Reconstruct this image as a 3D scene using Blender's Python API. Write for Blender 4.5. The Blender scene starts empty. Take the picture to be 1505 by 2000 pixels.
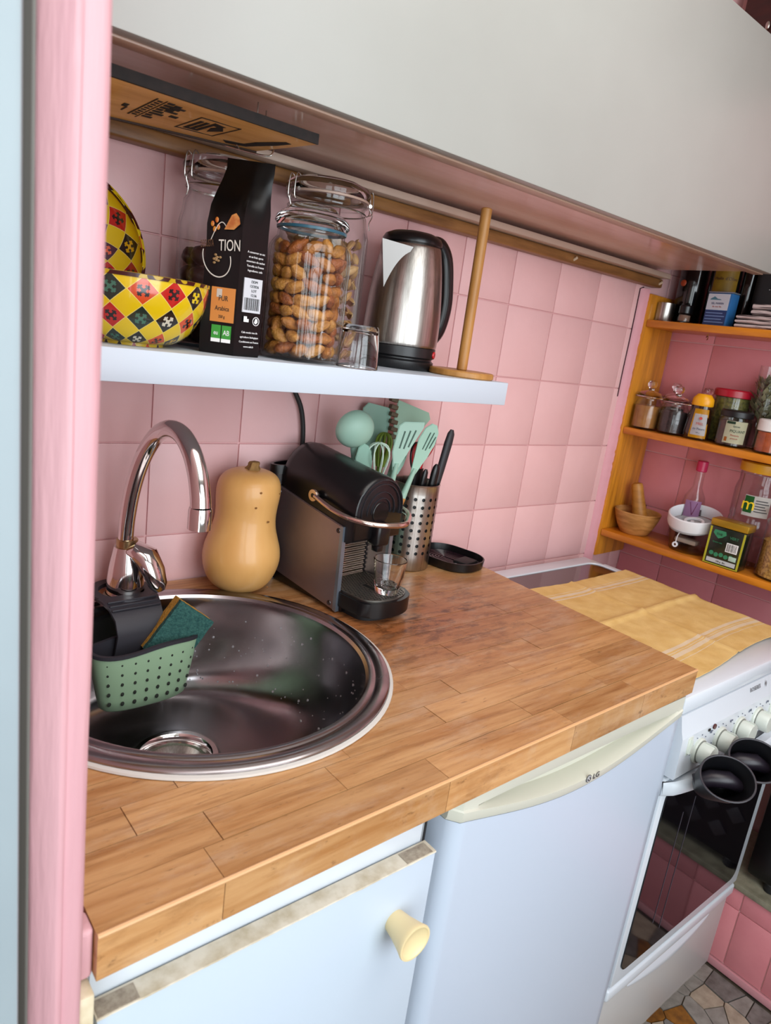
import bpy, bmesh, math, random
from mathutils import Matrix, Vector, noise
R = math.radians
rnd = random.Random(7)
scn = bpy.context.scene
COL = scn.collection

# ------------------------------------------------------------------ camera
cam_d = bpy.data.cameras.new('camera')
cam = bpy.data.objects.new('camera', cam_d); COL.objects.link(cam)
cam_d.sensor_fit = 'VERTICAL'; cam_d.sensor_height = 24.0
cam_d.lens = 1370.8 / 2000 * 24.0
cam_d.clip_start = 0.02
Ya, Pi_, Ro = -0.71381645, 1.32232795, 0.13694932
cam.matrix_world = Matrix.Translation((-0.40966, -1.03799, 1.33957)) @ (
    Matrix.Rotation(Ya, 4, 'Z') @ Matrix.Rotation(Pi_, 4, 'X') @ Matrix.Rotation(Ro, 4, 'Z'))
cam_d.dof.use_dof = True; cam_d.dof.focus_distance = 1.1; cam_d.dof.aperture_fstop = 6.5
scn.camera = cam

# ------------------------------------------------------------------ light, exposure
w = bpy.data.worlds.new('sky'); scn.world = w; w.use_nodes = True
w.node_tree.nodes['Background'].inputs[0].default_value = (0.80, 0.90, 1.0, 1)
w.node_tree.nodes['Background'].inputs[1].default_value = 1.0

def area(name, loc, target, sx, sy, power, col):
    l = bpy.data.lights.new(name, 'AREA'); l.shape = 'RECTANGLE'; l.size = sx; l.size_y = sy
    l.energy = power; l.color = col
    o = bpy.data.objects.new(name, l); COL.objects.link(o); o.location = loc
    o.rotation_euler = (Vector(target) - Vector(loc)).to_track_quat('-Z', 'Y').to_euler()
    return o
area('window_daylight', (0.08, -2.22, 1.46), (0.1, 0, 1.1), 1.25, 1.6, 25, (0.88, 0.955, 1.0))
area('left_fill_light', (-1.15, -2.0, 1.1), (0.1, 0, 0.9), 0.8, 1.9, 14, (0.86, 0.95, 1.0))  # added soft fill from the left; no doorway stands there
area('overhead_fill_light', (0.2, -1.2, 2.33), (0.2, -1.1, 0), 1.2, 1.2, 11, (1.0, 0.97, 0.94))  # added overhead fill, no lamp hangs there

vs = scn.view_settings
scn.display_settings.display_device = 'sRGB'
vs.view_transform = 'Standard'; vs.look = 'None'; vs.exposure = 0.3; vs.gamma = 1.0; vs.use_curve_mapping = False
scn.cycles.max_bounces = 12; scn.cycles.transparent_max_bounces = 24; scn.cycles.caustics_reflective = False
scn.cycles.sample_clamp_indirect = 6.0

# ------------------------------------------------------------------ materials
def lin(h):
    if isinstance(h, str):
        h = h.lstrip('#'); c = [int(h[i:i + 2], 16) / 255 for i in (0, 2, 4)]
        return tuple((x / 12.92 if x <= .04045 else ((x + .055) / 1.055) ** 2.4) for x in c) + (1,)
    return tuple(h) + (1,)
MC = {}
def M(name, col, rough=.5, metal=0., col2=None, scale=12., stretch=(1, 1, 1), lo=.35, hi=.7, detail=4, bump=0., bscale=150.,
      bstretch=(1, 1, 1), rand=0., coat=0., spec=.5, aniso=0., rough2=None, emit=0., obj_space=False, sheen=0.):
    if name in MC: return MC[name]
    m = bpy.data.materials.new(name); m.use_nodes = True; nt = m.node_tree; N = nt.nodes; L = nt.links
    b = N['Principled BSDF']
    b.inputs['Base Color'].default_value = lin(col); b.inputs['Roughness'].default_value = rough
    b.inputs['Metallic'].default_value = metal; b.inputs['Specular IOR Level'].default_value = spec
    if coat: b.inputs['Coat Weight'].default_value = coat; b.inputs['Coat Roughness'].default_value = .08
    if sheen: b.inputs['Sheen Weight'].default_value = sheen
    if aniso: b.inputs['Anisotropic'].default_value = aniso
    src = None
    def pos(st, sc):
        if obj_space:
            g = N.new('ShaderNodeTexCoord'); out = g.outputs['Object']
        else:
            g = N.new('ShaderNodeNewGeometry'); out = g.outputs['Position']
        mp = N.new('ShaderNodeVectorMath'); mp.operation = 'MULTIPLY'; L.new(out, mp.inputs[0])
        mp.inputs[1].default_value = tuple(s * sc for s in st); return mp.outputs[0]
    last = None
    if col2 is not None:
        v = pos(stretch, scale)
        if rand:
            oi = N.new('ShaderNodeObjectInfo'); sc = N.new('ShaderNodeVectorMath'); sc.operation = 'SCALE'
            sc.inputs[0].default_value = (37., 91., 53.); L.new(oi.outputs['Random'], sc.inputs['Scale'])
            ad = N.new('ShaderNodeVectorMath'); L.new(v, ad.inputs[0]); L.new(sc.outputs[0], ad.inputs[1]); v = ad.outputs[0]
        n = N.new('ShaderNodeTexNoise'); n.inputs['Scale'].default_value = 1; n.inputs['Detail'].default_value = detail
        n.inputs['Roughness'].default_value = .6; L.new(v, n.inputs['Vector'])
        r = N.new('ShaderNodeMapRange'); r.inputs['From Min'].default_value = lo; r.inputs['From Max'].default_value = hi
        L.new(n.outputs['Fac'], r.inputs['Value'])
        mx = N.new('ShaderNodeMix'); mx.data_type = 'RGBA'; mx.inputs['A'].default_value = lin(col); mx.inputs['B'].default_value = lin(col2)
        L.new(r.outputs[0], mx.inputs['Factor']); last = mx.outputs['Result']
        if rough2 is not None:
            rr = N.new('ShaderNodeMapRange'); rr.inputs['To Min'].default_value = rough; rr.inputs['To Max'].default_value = rough2
            L.new(r.outputs[0], rr.inputs['Value']); L.new(rr.outputs[0], b.inputs['Roughness'])
    if rand:
        oi = N.new('ShaderNodeObjectInfo'); r = N.new('ShaderNodeMapRange')
        r.inputs['To Min'].default_value = 1 - rand; r.inputs['To Max'].default_value = 1 + rand; L.new(oi.outputs['Random'], r.inputs['Value'])
        hv = N.new('ShaderNodeHueSaturation'); L.new(r.outputs[0], hv.inputs['Value'])
        if last: L.new(last, hv.inputs['Color'])
        else: hv.inputs['Color'].default_value = lin(col)
        last = hv.outputs[0]
    if last: L.new(last, b.inputs['Base Color'])
    if bump:
        n = N.new('ShaderNodeTexNoise'); n.inputs['Scale'].default_value = 1; n.inputs['Detail'].default_value = 5
        L.new(pos(bstretch, bscale), n.inputs['Vector'])
        bp = N.new('ShaderNodeBump'); bp.inputs['Strength'].default_value = min(1, bump); bp.inputs['Distance'].default_value = .002
        L.new(n.outputs['Fac'], bp.inputs['Height']); L.new(bp.outputs[0], b.inputs['Normal'])
    MC[name] = m; return m

def glass(name, tint=(.985, .99, .99), edge=(.66, .70, .70), gloss=1.0):
    if name in MC: return MC[name]
    m = bpy.data.materials.new(name); m.use_nodes = True; N = m.node_tree.nodes; L = m.node_tree.links
    N.remove(N['Principled BSDF']); out = N['Material Output']
    lw = N.new('ShaderNodeLayerWeight'); lw.inputs['Blend'].default_value = .25
    pw = N.new('ShaderNodeMath'); pw.operation = 'POWER'; pw.inputs[1].default_value = 3.0; L.new(lw.outputs['Facing'], pw.inputs[0])
    mc = N.new('ShaderNodeMix'); mc.data_type = 'RGBA'; mc.inputs['A'].default_value = tint + (1,); mc.inputs['B'].default_value = edge + (1,)
    L.new(pw.outputs[0], mc.inputs['Factor'])
    t = N.new('ShaderNodeBsdfTransparent'); L.new(mc.outputs['Result'], t.inputs[0])
    g = N.new('ShaderNodeBsdfGlossy'); g.inputs['Roughness'].default_value = .03
    fr = N.new('ShaderNodeFresnel'); gg = N.new('ShaderNodeNewGeometry'); io = N.new('ShaderNodeMapRange')
    io.inputs['To Min'].default_value = 1.45; io.inputs['To Max'].default_value = 1 / 1.45       # same reflectance from both faces of the pane
    L.new(gg.outputs['Backfacing'], io.inputs['Value']); L.new(io.outputs[0], fr.inputs['IOR'])
    ml = N.new('ShaderNodeMath'); ml.operation = 'MULTIPLY'; ml.inputs[1].default_value = gloss; L.new(fr.outputs[0], ml.inputs[0])
    mx = N.new('ShaderNodeMixShader'); L.new(ml.outputs[0], mx.inputs[0]); L.new(t.outputs[0], mx.inputs[1]); L.new(g.outputs[0], mx.inputs[2])
    L.new(mx.outputs[0], out.inputs[0]); MC[name] = m; return m

def real_glass(name, col=(1, 1, 1, 1), ior=1.45):
    m = bpy.data.materials.new(name); m.use_nodes = True; b = m.node_tree.nodes['Principled BSDF']
    b.inputs['Base Color'].default_value = col; b.inputs['Roughness'].default_value = 0.0; b.inputs['IOR'].default_value = ior; b.inputs['Transmission Weight'].default_value = 1.0
    return m
# ------------------------------------------------------------------ geometry helper
class G:
    def __init__(s): s.b = bmesh.new(); s.m = Matrix()
    def at(s, m): s.m = m; return s
    def v(s, p): return s.b.verts.new(s.m @ Vector(p))
    def f(s, vs):
        try: return s.b.faces.new(vs)
        except ValueError: return None
    def box(s, x0, x1, y0, y1, z0, z1, bev=0., seg=2):
        c = [(x0, y0, z0), (x1, y0, z0), (x1, y1, z0), (x0, y1, z0), (x0, y0, z1), (x1, y0, z1), (x1, y1, z1), (x0, y1, z1)]
        v = [s.v(p) for p in c]
        fs = [s.f([v[i] for i in q]) for q in ((3, 2, 1, 0), (4, 5, 6, 7), (0, 1, 5, 4), (1, 2, 6, 5), (2, 3, 7, 6), (3, 0, 4, 7))]
        if bev:
            ed = {e for f in fs for e in f.edges}
            bmesh.ops.bevel(s.b, geom=list(ed), offset=bev, segments=seg, affect='EDGES', profile=.5)
        return s
    def lathe(s, prof, n=32, sx=1., sy=1., cx=0., cy=0., rib=0., nr=24, rz=None, closed=False, uv=False, skew=None, a0=0., a1=None):
        rings = []; full = a1 is None; a1 = a0 + 2 * math.pi if full else a1
        cnt = n if full else n + 1
        arc = [0.]
        for i in range(1, len(prof)): arc.append(arc[-1] + math.hypot(prof[i][0] - prof[i - 1][0], prof[i][1] - prof[i - 1][1]))
        for (r, z) in prof:
            ox, oy = skew(z) if skew else (0, 0)
            if r < 1e-6: rings.append([s.v((cx + ox, cy + oy, z))])
            else:
                ring = []
                for j in range(cnt):
                    a = a0 + (a1 - a0) * j / n
                    rr = r * (1 + rib * math.cos(nr * a)) if rib and (rz is None or rz[0] < z < rz[1]) else r
                    ring.append(s.v((cx + ox + sx * rr * math.cos(a), cy + oy + sy * rr * math.sin(a), z)))
                rings.append(ring)
        arc.append(arc[-1])
        uvl = (s.b.loops.layers.uv.get('UVMap') or s.b.loops.layers.uv.new('UVMap')) if uv else None
        L = len(rings)
        for i in range(L if closed else L - 1):
            A, B = rings[i], rings[(i + 1) % L]
            for j in range(n):
                k = (j + 1) % n if full else j + 1
                if len(A) == 1 and len(B) == 1: continue
                if len(A) == 1: q = [A[0], B[k], B[j]]; uvs = [(j, i), (j + 1, i + 1), (j, i + 1)]
                elif len(B) == 1: q = [A[j], A[k], B[0]]; uvs = [(j, i), (j + 1, i), (j, i + 1)]
                else: q = [A[j], A[k], B[k], B[j]]; uvs = [(j, i), (j + 1, i), (j + 1, i + 1), (j, i + 1)]
                fc = s.f(q)
                if uvl and fc:
                    for lp, (uu, vv) in zip(fc.loops, uvs): lp[uvl].uv = (uu / n, arc[vv])
        return s
    def cyl(s, r, z0, z1, n=24, bev=0., cx=0., cy=0., r1=None, sx=1., sy=1.):
        r1 = r if r1 is None else r1
        p = [(0, z0)] + ([(r - bev, z0), (r, z0 + bev)] if bev else [(r, z0)]) + ([(r1, z1 - bev), (r1 - bev, z1)] if bev else [(r1, z1)]) + [(0, z1)]
        return s.lathe(p, n, cx=cx, cy=cy, sx=sx, sy=sy)
    def sph(s, c, r, n=16, k=10, sc=(1, 1, 1)):
        o = s.m; s.m = o @ Matrix.Translation(c) @ Matrix.Diagonal((sc[0], sc[1], sc[2], 1))
        s.lathe([(r * math.sin(math.pi * i / k), -r * math.cos(math.pi * i / k)) for i in range(k + 1)], n); s.m = o; return s
    def tube(s, pts, rad, n=10, caps=True, flat=1., closed=False):
        pts = [Vector(p) for p in pts]; L = len(pts)
        rad = rad if isinstance(rad, (list, tuple)) else [rad] * L
        up = None; rings = []
        for i, p in enumerate(pts):
            if closed: t = (pts[(i + 1) % L] - pts[i - 1]).normalized()
            else: t = (pts[min(i + 1, L - 1)] - pts[max(i - 1, 0)]).normalized()
            if up is None:
                up = Vector((0, 0, 1)) if abs(t.z) < .9 else Vector((0, 1, 0))
            x = up.cross(t)
            if x.length < 1e-5: x = Vector((1, 0, 0)).cross(t)
            x.normalize(); y = t.cross(x); up = y
            rings.append([s.v(p + rad[i] * (math.cos(2 * math.pi * j / n) * x + flat * math.sin(2 * math.pi * j / n) * y)) for j in range(n)])
        for i in range(L if closed else L - 1):
            A, B = rings[i], rings[(i + 1) % L]
            for j in range(n): s.f([A[j], A[(j + 1) % n], B[(j + 1) % n], B[j]])
        if caps and not closed: s.f(rings[0][::-1]); s.f(rings[-1])
        return s
    def prism(s, poly, z0, z1, bev=0.):
        a = [s.v((x, y, z0)) for x, y in poly]; b = [s.v((x, y, z1)) for x, y in poly]; n = len(poly)
        fs = [s.f(a[::-1]), s.f(b)] + [s.f([a[i], a[(i + 1) % n], b[(i + 1) % n], b[i]]) for i in range(n)]
        if bev:
            ed = {e for f in fs[:2] if f for e in f.edges}
            bmesh.ops.bevel(s.b, geom=list(ed), offset=bev, segments=2, affect='EDGES')
        return s
    def grid(s, fn, nu, nv):
        q = [[s.v(fn(i / nu, j / nv)) for j in range(nv + 1)] for i in range(nu + 1)]
        for i in range(nu):
            for j in range(nv): s.f([q[i][j], q[i + 1][j], q[i + 1][j + 1], q[i][j + 1]])
        return s

def obj(name, g, mat, parent=None, smooth=True, ang=40, fix=True):
    b = g.b
    if fix: bmesh.ops.recalc_face_normals(b, faces=b.faces)
    me = bpy.data.meshes.new(name); b.to_mesh(me); b.free()
    if smooth:
        for p in me.polygons: p.use_smooth = True
        me.set_sharp_from_angle(angle=R(ang))
    me.materials.append(mat)
    o = bpy.data.objects.new(name, me); COL.objects.link(o)
    if parent: o.parent = parent
    return o
def tag(o, label, cat, group=None):
    o['label'] = label; o['category'] = cat
    if group: o['group'] = group
    return o
def thing(name, label, cat, loc=(0, 0, 0), rz=0., group=None):
    o = bpy.data.objects.new(name, None); o.empty_display_size = .02; COL.objects.link(o)
    o.location = loc; o.rotation_euler = (0, 0, rz); return tag(o, label, cat, group)
def struct(o): o['kind'] = 'structure'; return o
def stuff(o): o['kind'] = 'stuff'; return o
def copy(src, name, parent=None, m=None):
    o = src.copy(); o.name = name; COL.objects.link(o)
    for k in list(o.keys()): del o[k]
    if parent: o.parent = parent
    if m is not None: o.matrix_local = m
    return o
def frame(o, u, n):
    u = Vector(u).normalized(); n = Vector(n).normalized(); y = n.cross(u).normalized(); u = y.cross(n)
    return Matrix(((u.x, y.x, n.x, o[0]), (u.y, y.y, n.y, o[1]), (u.z, y.z, n.z, o[2]), (0, 0, 0, 1)))
def text(txt, size, mat, parent, m, name='lettering', align='CENTER', curve_r=None, ext=.0002, sx=1.):
    c = bpy.data.curves.new('t', 'FONT'); c.body = txt; c.size = size; c.align_x = align; c.extrude = ext; c.resolution_u = 3
    t = bpy.data.objects.new('t', c); me = bpy.data.meshes.new_from_object(t)
    bpy.data.objects.remove(t); bpy.data.curves.remove(c)
    for v in me.vertices:
        v.co.x *= sx
        if curve_r:
            a = v.co.x / curve_r; rr = curve_r + v.co.z
            v.co = Vector((rr * math.sin(a), v.co.y, rr * math.cos(a) - curve_r))
        v.co = m @ v.co
    me.name = name; me.materials.append(mat); o = bpy.data.objects.new(name, me); COL.objects.link(o); o.parent = parent
    return stuff(o)
def smooth_path(p, n):
    out = []; p = [Vector(q) for q in p]
    for i in range(len(p) - 1):
        a, b, c, d = p[max(0, i - 1)], p[i], p[i + 1], p[min(len(p) - 1, i + 2)]
        for k in range(n):
            t = k / n
            out.append(.5 * ((2 * b) + (c - a) * t + (2 * a - 5 * b + 4 * c - d) * t * t + (3 * b - a - 3 * c + d) * t ** 3))
    return out + [p[-1]]
def T(x, y, z): return Matrix.Translation((x, y, z))
def lerp(a, b, t): return a + (b - a) * t

# ------------------------------------------------------------------ palette
PINK = M('painted_pink', '#e8bcbc', .45, col2='#e3b5b5', scale=5, bump=.25, bscale=60, rand=.012)
PINKT = M('trim_pink', '#d3a3a8', .5, col2='#c6959c', scale=4, stretch=(8, 8, .5), bump=.5, bscale=40, bstretch=(4, 4, .4))
WHITE = M('white_laminate', '#c9ccd0', .35)
WHITEC = M('cool_white_enamel', '#d6dde4', .3, coat=.2)
CREAM = M('cream_plastic', '#d0cfc0', .35)
BLACK = M('black_plastic', '#0b0b0d', .28)
BLACKM = M('black_matte', '#121214', .6)
CHROME = M('chrome', '#d8d4d2', .08, 1.)
STEEL = M('brushed_steel', '#b9b4ae', .28, 1., col2='#9c9690', scale=1, stretch=(400, 400, 4), bump=.05, bscale=1, bstretch=(600, 600, 3))
SINKM = M('sink_steel', '#b4b0b2', .15, 1., col2='#9c989b', scale=10, rough2=.28)
PINE = M('orange_pine', '#d0801c', .4, col2='#a85c12', scale=6, stretch=(9, 1.2, 9), lo=.4, hi=.75, coat=.3)
PINEV = M('orange_pine_upright', '#d68c26', .42, col2='#a4651a', scale=6, stretch=(9, 9, .9), lo=.42, hi=.72, coat=.25)
BAMBOO = M('bamboo', '#b98545', .45, col2='#9c6a30', scale=8, stretch=(10, 10, 1))
WOODL = M('olive_wood', '#c08c50', .5, col2='#8f5f2c', scale=18, stretch=(1, 1, 5))
MINT = M('mint_silicone', '#9cc0ae', .5)
MINTD = M('mint_silicone_deep', '#8fb8a6', .5)
WHT = M('print_white', '#e6e6e6', .6)
BLK = M('print_black', '#15130f', .6)
GLASSR = real_glass('solid_glass'); GLASS = glass('clear_glass'); GLASST = glass('thick_glass', (.965, .98, .98), (.42, .5, .52))
PLASTC = glass('clear_plastic', (.93, .93, .93), (.55, .55, .56), .8)
RED = M('red_plastic', '#c0141e', .3)
WIRE = M('wire', '#b4b0aa', .25, 1.)
GROUT = M('pink_grout', '#e2b2b2', .6)

# worktop wood with wear stains
def wood_top():
    m = M('beech_staves', '#ca9c6a', .34, col2='#ab7644', scale=5, stretch=(1.2, 14, 14), rand=.10, coat=.15, bump=.12, bscale=40, bstretch=(1, 14, 14))
    N = m.node_tree.nodes; L = m.node_tree.links; b = N['Principled BSDF']
    src = b.inputs['Base Color'].links[0].from_socket
    g = N.new('ShaderNodeNewGeometry')
    def nz(scale, st, lo, hi, det=6):
        mp = N.new('ShaderNodeVectorMath'); mp.operation = 'MULTIPLY'; L.new(g.outputs['Position'], mp.inputs[0]); mp.inputs[1].default_value = tuple(scale * q for q in st)
        n = N.new('ShaderNodeTexNoise'); n.inputs['Scale'].default_value = 1; n.inputs['Detail'].default_value = det; n.inputs['Roughness'].default_value = .7
        L.new(mp.outputs[0], n.inputs['Vector'])
        r = N.new('ShaderNodeMapRange'); r.inputs['From Min'].default_value = lo; r.inputs['From Max'].default_value = hi; L.new(n.outputs['Fac'], r.inputs['Value']); return r.outputs[0]
    # dark water wear around the middle of the top, a blob with its own centre
    sub = N.new('ShaderNodeVectorMath'); sub.operation = 'SUBTRACT'; L.new(g.outputs['Position'], sub.inputs[0]); sub.inputs[1].default_value = (.33, -.27, .9)
    sc = N.new('ShaderNodeVectorMath'); sc.operation = 'MULTIPLY'; L.new(sub.outputs[0], sc.inputs[0]); sc.inputs[1].default_value = (2.7, 4.8, 1)
    ln = N.new('ShaderNodeVectorMath'); ln.operation = 'LENGTH'; L.new(sc.outputs[0], ln.inputs[0])
    blob = N.new('ShaderNodeMapRange'); blob.inputs['From Min'].default_value = 1.1; blob.inputs['From Max'].default_value = .2; L.new(ln.outputs['Value'], blob.inputs['Value'])
    def mul(a, bb):
        q = N.new('ShaderNodeMath'); q.operation = 'MULTIPLY'; L.new(a, q.inputs[0])
        if isinstance(bb, float): q.inputs[1].default_value = bb
        else: L.new(bb, q.inputs[1])
        return q.outputs[0]
    def mixc(a, c, f):
        q = N.new('ShaderNodeMix'); q.data_type = 'RGBA'; L.new(a, q.inputs['A']); q.inputs['B'].default_value = lin(c); L.new(f, q.inputs['Factor']); return q.outputs['Result']
    c = mixc(src, '#9a5a30', mul(blob.outputs[0], .85))
    c = mixc(c, '#3a1c0e', mul(mul(nz(26, (1, 2.6, 1), .47, .62), blob.outputs[0]), .8))
    c = mixc(c, '#cdb49a', mul(nz(9, (1, 3, 1), .52, .72), .42))
    c = mixc(c, '#4a2814', mul(nz(70, (.6, 3, 1), .60, .70), .6)); c = mixc(c, '#7c4c24', mul(nz(16, (.35, 5, 1), .52, .66), .5))
    L.new(c, b.inputs['Base Color'])
    return m
BEECH = wood_top()

# ------------------------------------------------------------------ setting
FY = -2.25                                    # plane of the window wall, behind the camera
TH = .055                                     # the far wall stands a few degrees off square
def slab(name, x0, x1, y0, y1, z0, z1, mat):
    return struct(obj(name, G().box(x0, x1, y0, y1, z0, z1), mat, smooth=False))
wb = slab('wall_back', -1.7, 1.5, .0035, .12, 0, 2.4, GROUT)
tile_me = None
def tile_mesh(wd, ht, mat):
    o = obj('tile', G().box(0, wd, -.0035, .001, 0, ht, .0014, 2), mat)
    return o
def lay(parent, mfun, us, vs_, mat, gap=.0011):
    proto = {}
    for i in range(len(us) - 1):
        for j in range(len(vs_) - 1):
            wd = us[i + 1] - us[i] - 2 * gap; ht = vs_[j + 1] - vs_[j] - 2 * gap
            k = (round(wd, 4), round(ht, 4)); m = mfun(us[i] + gap, vs_[j] + gap)
            m = m @ Matrix.Rotation(rnd.uniform(-.0012, .0012), 4, 'X') @ Matrix.Rotation(rnd.uniform(-.0012, .0012), 4, 'Z')
            if k not in proto:
                o = tile_mesh(wd, ht, mat); o.parent = parent; o.matrix_local = m; proto[k] = o
            else: copy(proto[k], 'tile', parent, m)
us = [-.281] + [.15 * k for k in range(-1, 10)] + [1.405]
zs = [.78] + [1.13 + .15 * k for k in range(-2, 5)] + [1.82]
lay(wb, lambda u, v: T(u, .0035, v), us, zs, PINK)
PINKS = M('painted_pink_shaded', '#d98a90', .5, col2='#cf7d85', scale=5, bump=.25, bscale=60, rand=.02)  # same pink paint, with the far wall's shade put into the colour
wr = struct(obj('wall_right', G().at(T(1.40, 0, 0) @ Matrix.Rotation(TH, 4, 'Z')).box(.0035, .12, FY, .1, 0, 2.4), GROUT, smooth=False))
mr = T(1.40, 0, 0) @ Matrix.Rotation(TH, 4, 'Z') @ Matrix.Rotation(R(-90), 4, 'Z')
lay(wr, lambda u, v: mr @ T(u, .0035, v), [0, .125] + [.125 + .155 * k for k in range(1, 8)], [.67 + .15 * k for k in range(7)], PINKS)
fl = slab('floor', -1.7, 1.6, FY, .1, -.06, -.004, M('floor_mortar', '#3b332c', .8, col2='#6b5a48', scale=14))
MOS = [M('mosaic_' + n, a, .45, col2=b, scale=40, bump=.1) for n, a, b in (('brown', '#94601f', '#5e3a14'), ('grey', '#928d86', '#77726c'), ('pale', '#ab9d8a', '#8e8070'), ('slate', '#77736f', '#55504c'))]
def half_clip(poly, p, n):
    out = []
    for i in range(len(poly)):
        a, b = poly[i], poly[(i + 1) % len(poly)]
        da = (a[0] - p[0]) * n[0] + (a[1] - p[1]) * n[1]; db = (b[0] - p[0]) * n[0] + (b[1] - p[1]) * n[1]
        if da <= 0: out.append(a)
        if da * db < 0: t = da / (da - db); out.append((lerp(a[0], b[0], t), lerp(a[1], b[1], t)))
    return out
fx0, fx1, fy0, fy1 = .62, 1.172, -1.20, -.56
seeds = [(fx0 + (i + rnd.uniform(.02, .98)) * (fx1 - fx0) / 11, fy0 + (j + rnd.uniform(.02, .98)) * (fy1 - fy0) / 13) for i in range(11) for j in range(13)]
for p in seeds:
    poly = [(fx0, fy0), (fx1, fy0), (fx1, fy1), (fx0, fy1)]
    for q in seeds:
        if q is p or math.hypot(p[0] - q[0], p[1] - q[1]) > .2: continue
        d = math.hypot(q[0] - p[0], q[1] - p[1]); n = ((q[0] - p[0]) / d, (q[1] - p[1]) / d)
        poly = half_clip(poly, ((p[0] + q[0]) / 2 - n[0] * .0013, (p[1] + q[1]) / 2 - n[1] * .0013), n)
        if len(poly) < 3: break
    if len(poly) >= 3:
        obj('tile', G().prism(poly, -.006, rnd.uniform(-.0008, .0008)), MOS[rnd.choice((0, 0, 1, 1, 2, 2, 3))], fl, smooth=False)
ROOMW = M('room_wall_paint', '#ddd8d0', .8)
slab('ceiling', -1.7, 1.6, FY, .1, 2.4, 2.5, M('ceiling_paint', '#d8d2c8', .8))
slab('wall_left', -1.8, -1.7, FY, .1, 0, 2.4, M('room_wall_left', '#b9b2a8', .8))
# wall in front (behind the camera) with the window opening
WX0, WX1, WZ0, WZ1 = -.57, .73, .64, 2.28
gwf = G().box(-1.7, WX0, FY - .1, FY, 0, 2.4).box(WX1, 1.6, FY - .1, FY, 0, 2.4).box(WX0, WX1, FY - .1, FY, 0, WZ0).box(WX0, WX1, FY - .1, FY, WZ1, 2.4)
struct(obj('wall_front', gwf, ROOMW, smooth=False))
win = bpy.data.objects.new('window_1', None); COL.objects.link(win); win['kind'] = 'structure'
gw = G()
for x in (WX0, WX1 - .04): gw.box(x, x + .04, FY - .03, FY + .06, WZ0, WZ1)
for z in (WZ0, WZ1 - .04): gw.box(WX0, WX1, FY - .03, FY + .06, z, z + .04)
obj('frame', gw, WHITE, win, False)
obj('muntin', G().box(.05, .11, FY + .06, FY + .10, WZ0, WZ1), WHITE, win, False)
for z in (1.16, 1.72): obj('muntin', G().box(WX0, WX1, FY + .065, FY + .095, z - .014, z + .014), WHITE, win, False)
# partition the kitchenette ends on, its painted casing, the filler and the pale door leaf
slab('wall_partition', -.314, -.284, -.61, .003, 0, 2.4, PINK)['kind'] = 'structure'
tr = G(); prof = [(-.3165, -.61), (-.3165, -.637), (-.314, -.6405), (-.302, -.6405), (-.3005, -.6425), (-.2965, -.6425), (-.295, -.640), (-.286, -.641), (-.2815, -.638), (-.2805, -.63), (-.2805, -.61)]
NZ = 90
pr = [[tr.v((x + .0006 * noise.noise((x * 60, z * 9, 1)) * (1 if k not in (0, 10) else 0), y + .0011 * noise.noise((x * 40, z * 14, 3)) * (1 if k not in (0, 10) else 0), z)) for k, (x, y) in enumerate(prof)] for z in [2.4 * i / NZ for i in range(NZ + 1)]]
for i in range(NZ):
    for j in range(len(prof) - 1): tr.f([pr[i][j], pr[i][j + 1], pr[i + 1][j + 1], pr[i + 1][j]])
struct(obj('trim_1', tr, PINKT, ang=60))
struct(obj('trim_2', G().box(-.2835, -.2700, -.634, -.60, 0, .856, .002), M('bare_painted_wood', '#d6cbb0', .7, col2='#b5a480', scale=30)))
struct(obj('trim_3', G().box(-.2835, -.268, -.622, -.60, .858, .902, .004, 3), PINKT))
dr = bpy.data.objects.new('door_1', None); COL.objects.link(dr); dr['kind'] = 'structure'
obj('door_leaf', G().box(-1.2, -.3285, -.675, -.635, 0, 2.1, .004), M('pale_blue_paint', '#98a5aa', .5, col2='#8f9ca2', scale=5), dr)
obj('seal_strip', G().box(-.3275, -.3215, -.658, -.64, 0, 2.1, .001), M('dark_seal', '#3d3a34', .7), dr)
obj('seal_lip', G().box(-.3212, -.3185, -.652, -.638, 0, 2.1, .001), M('grey_seal', '#6d6c66', .6), dr)

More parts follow.
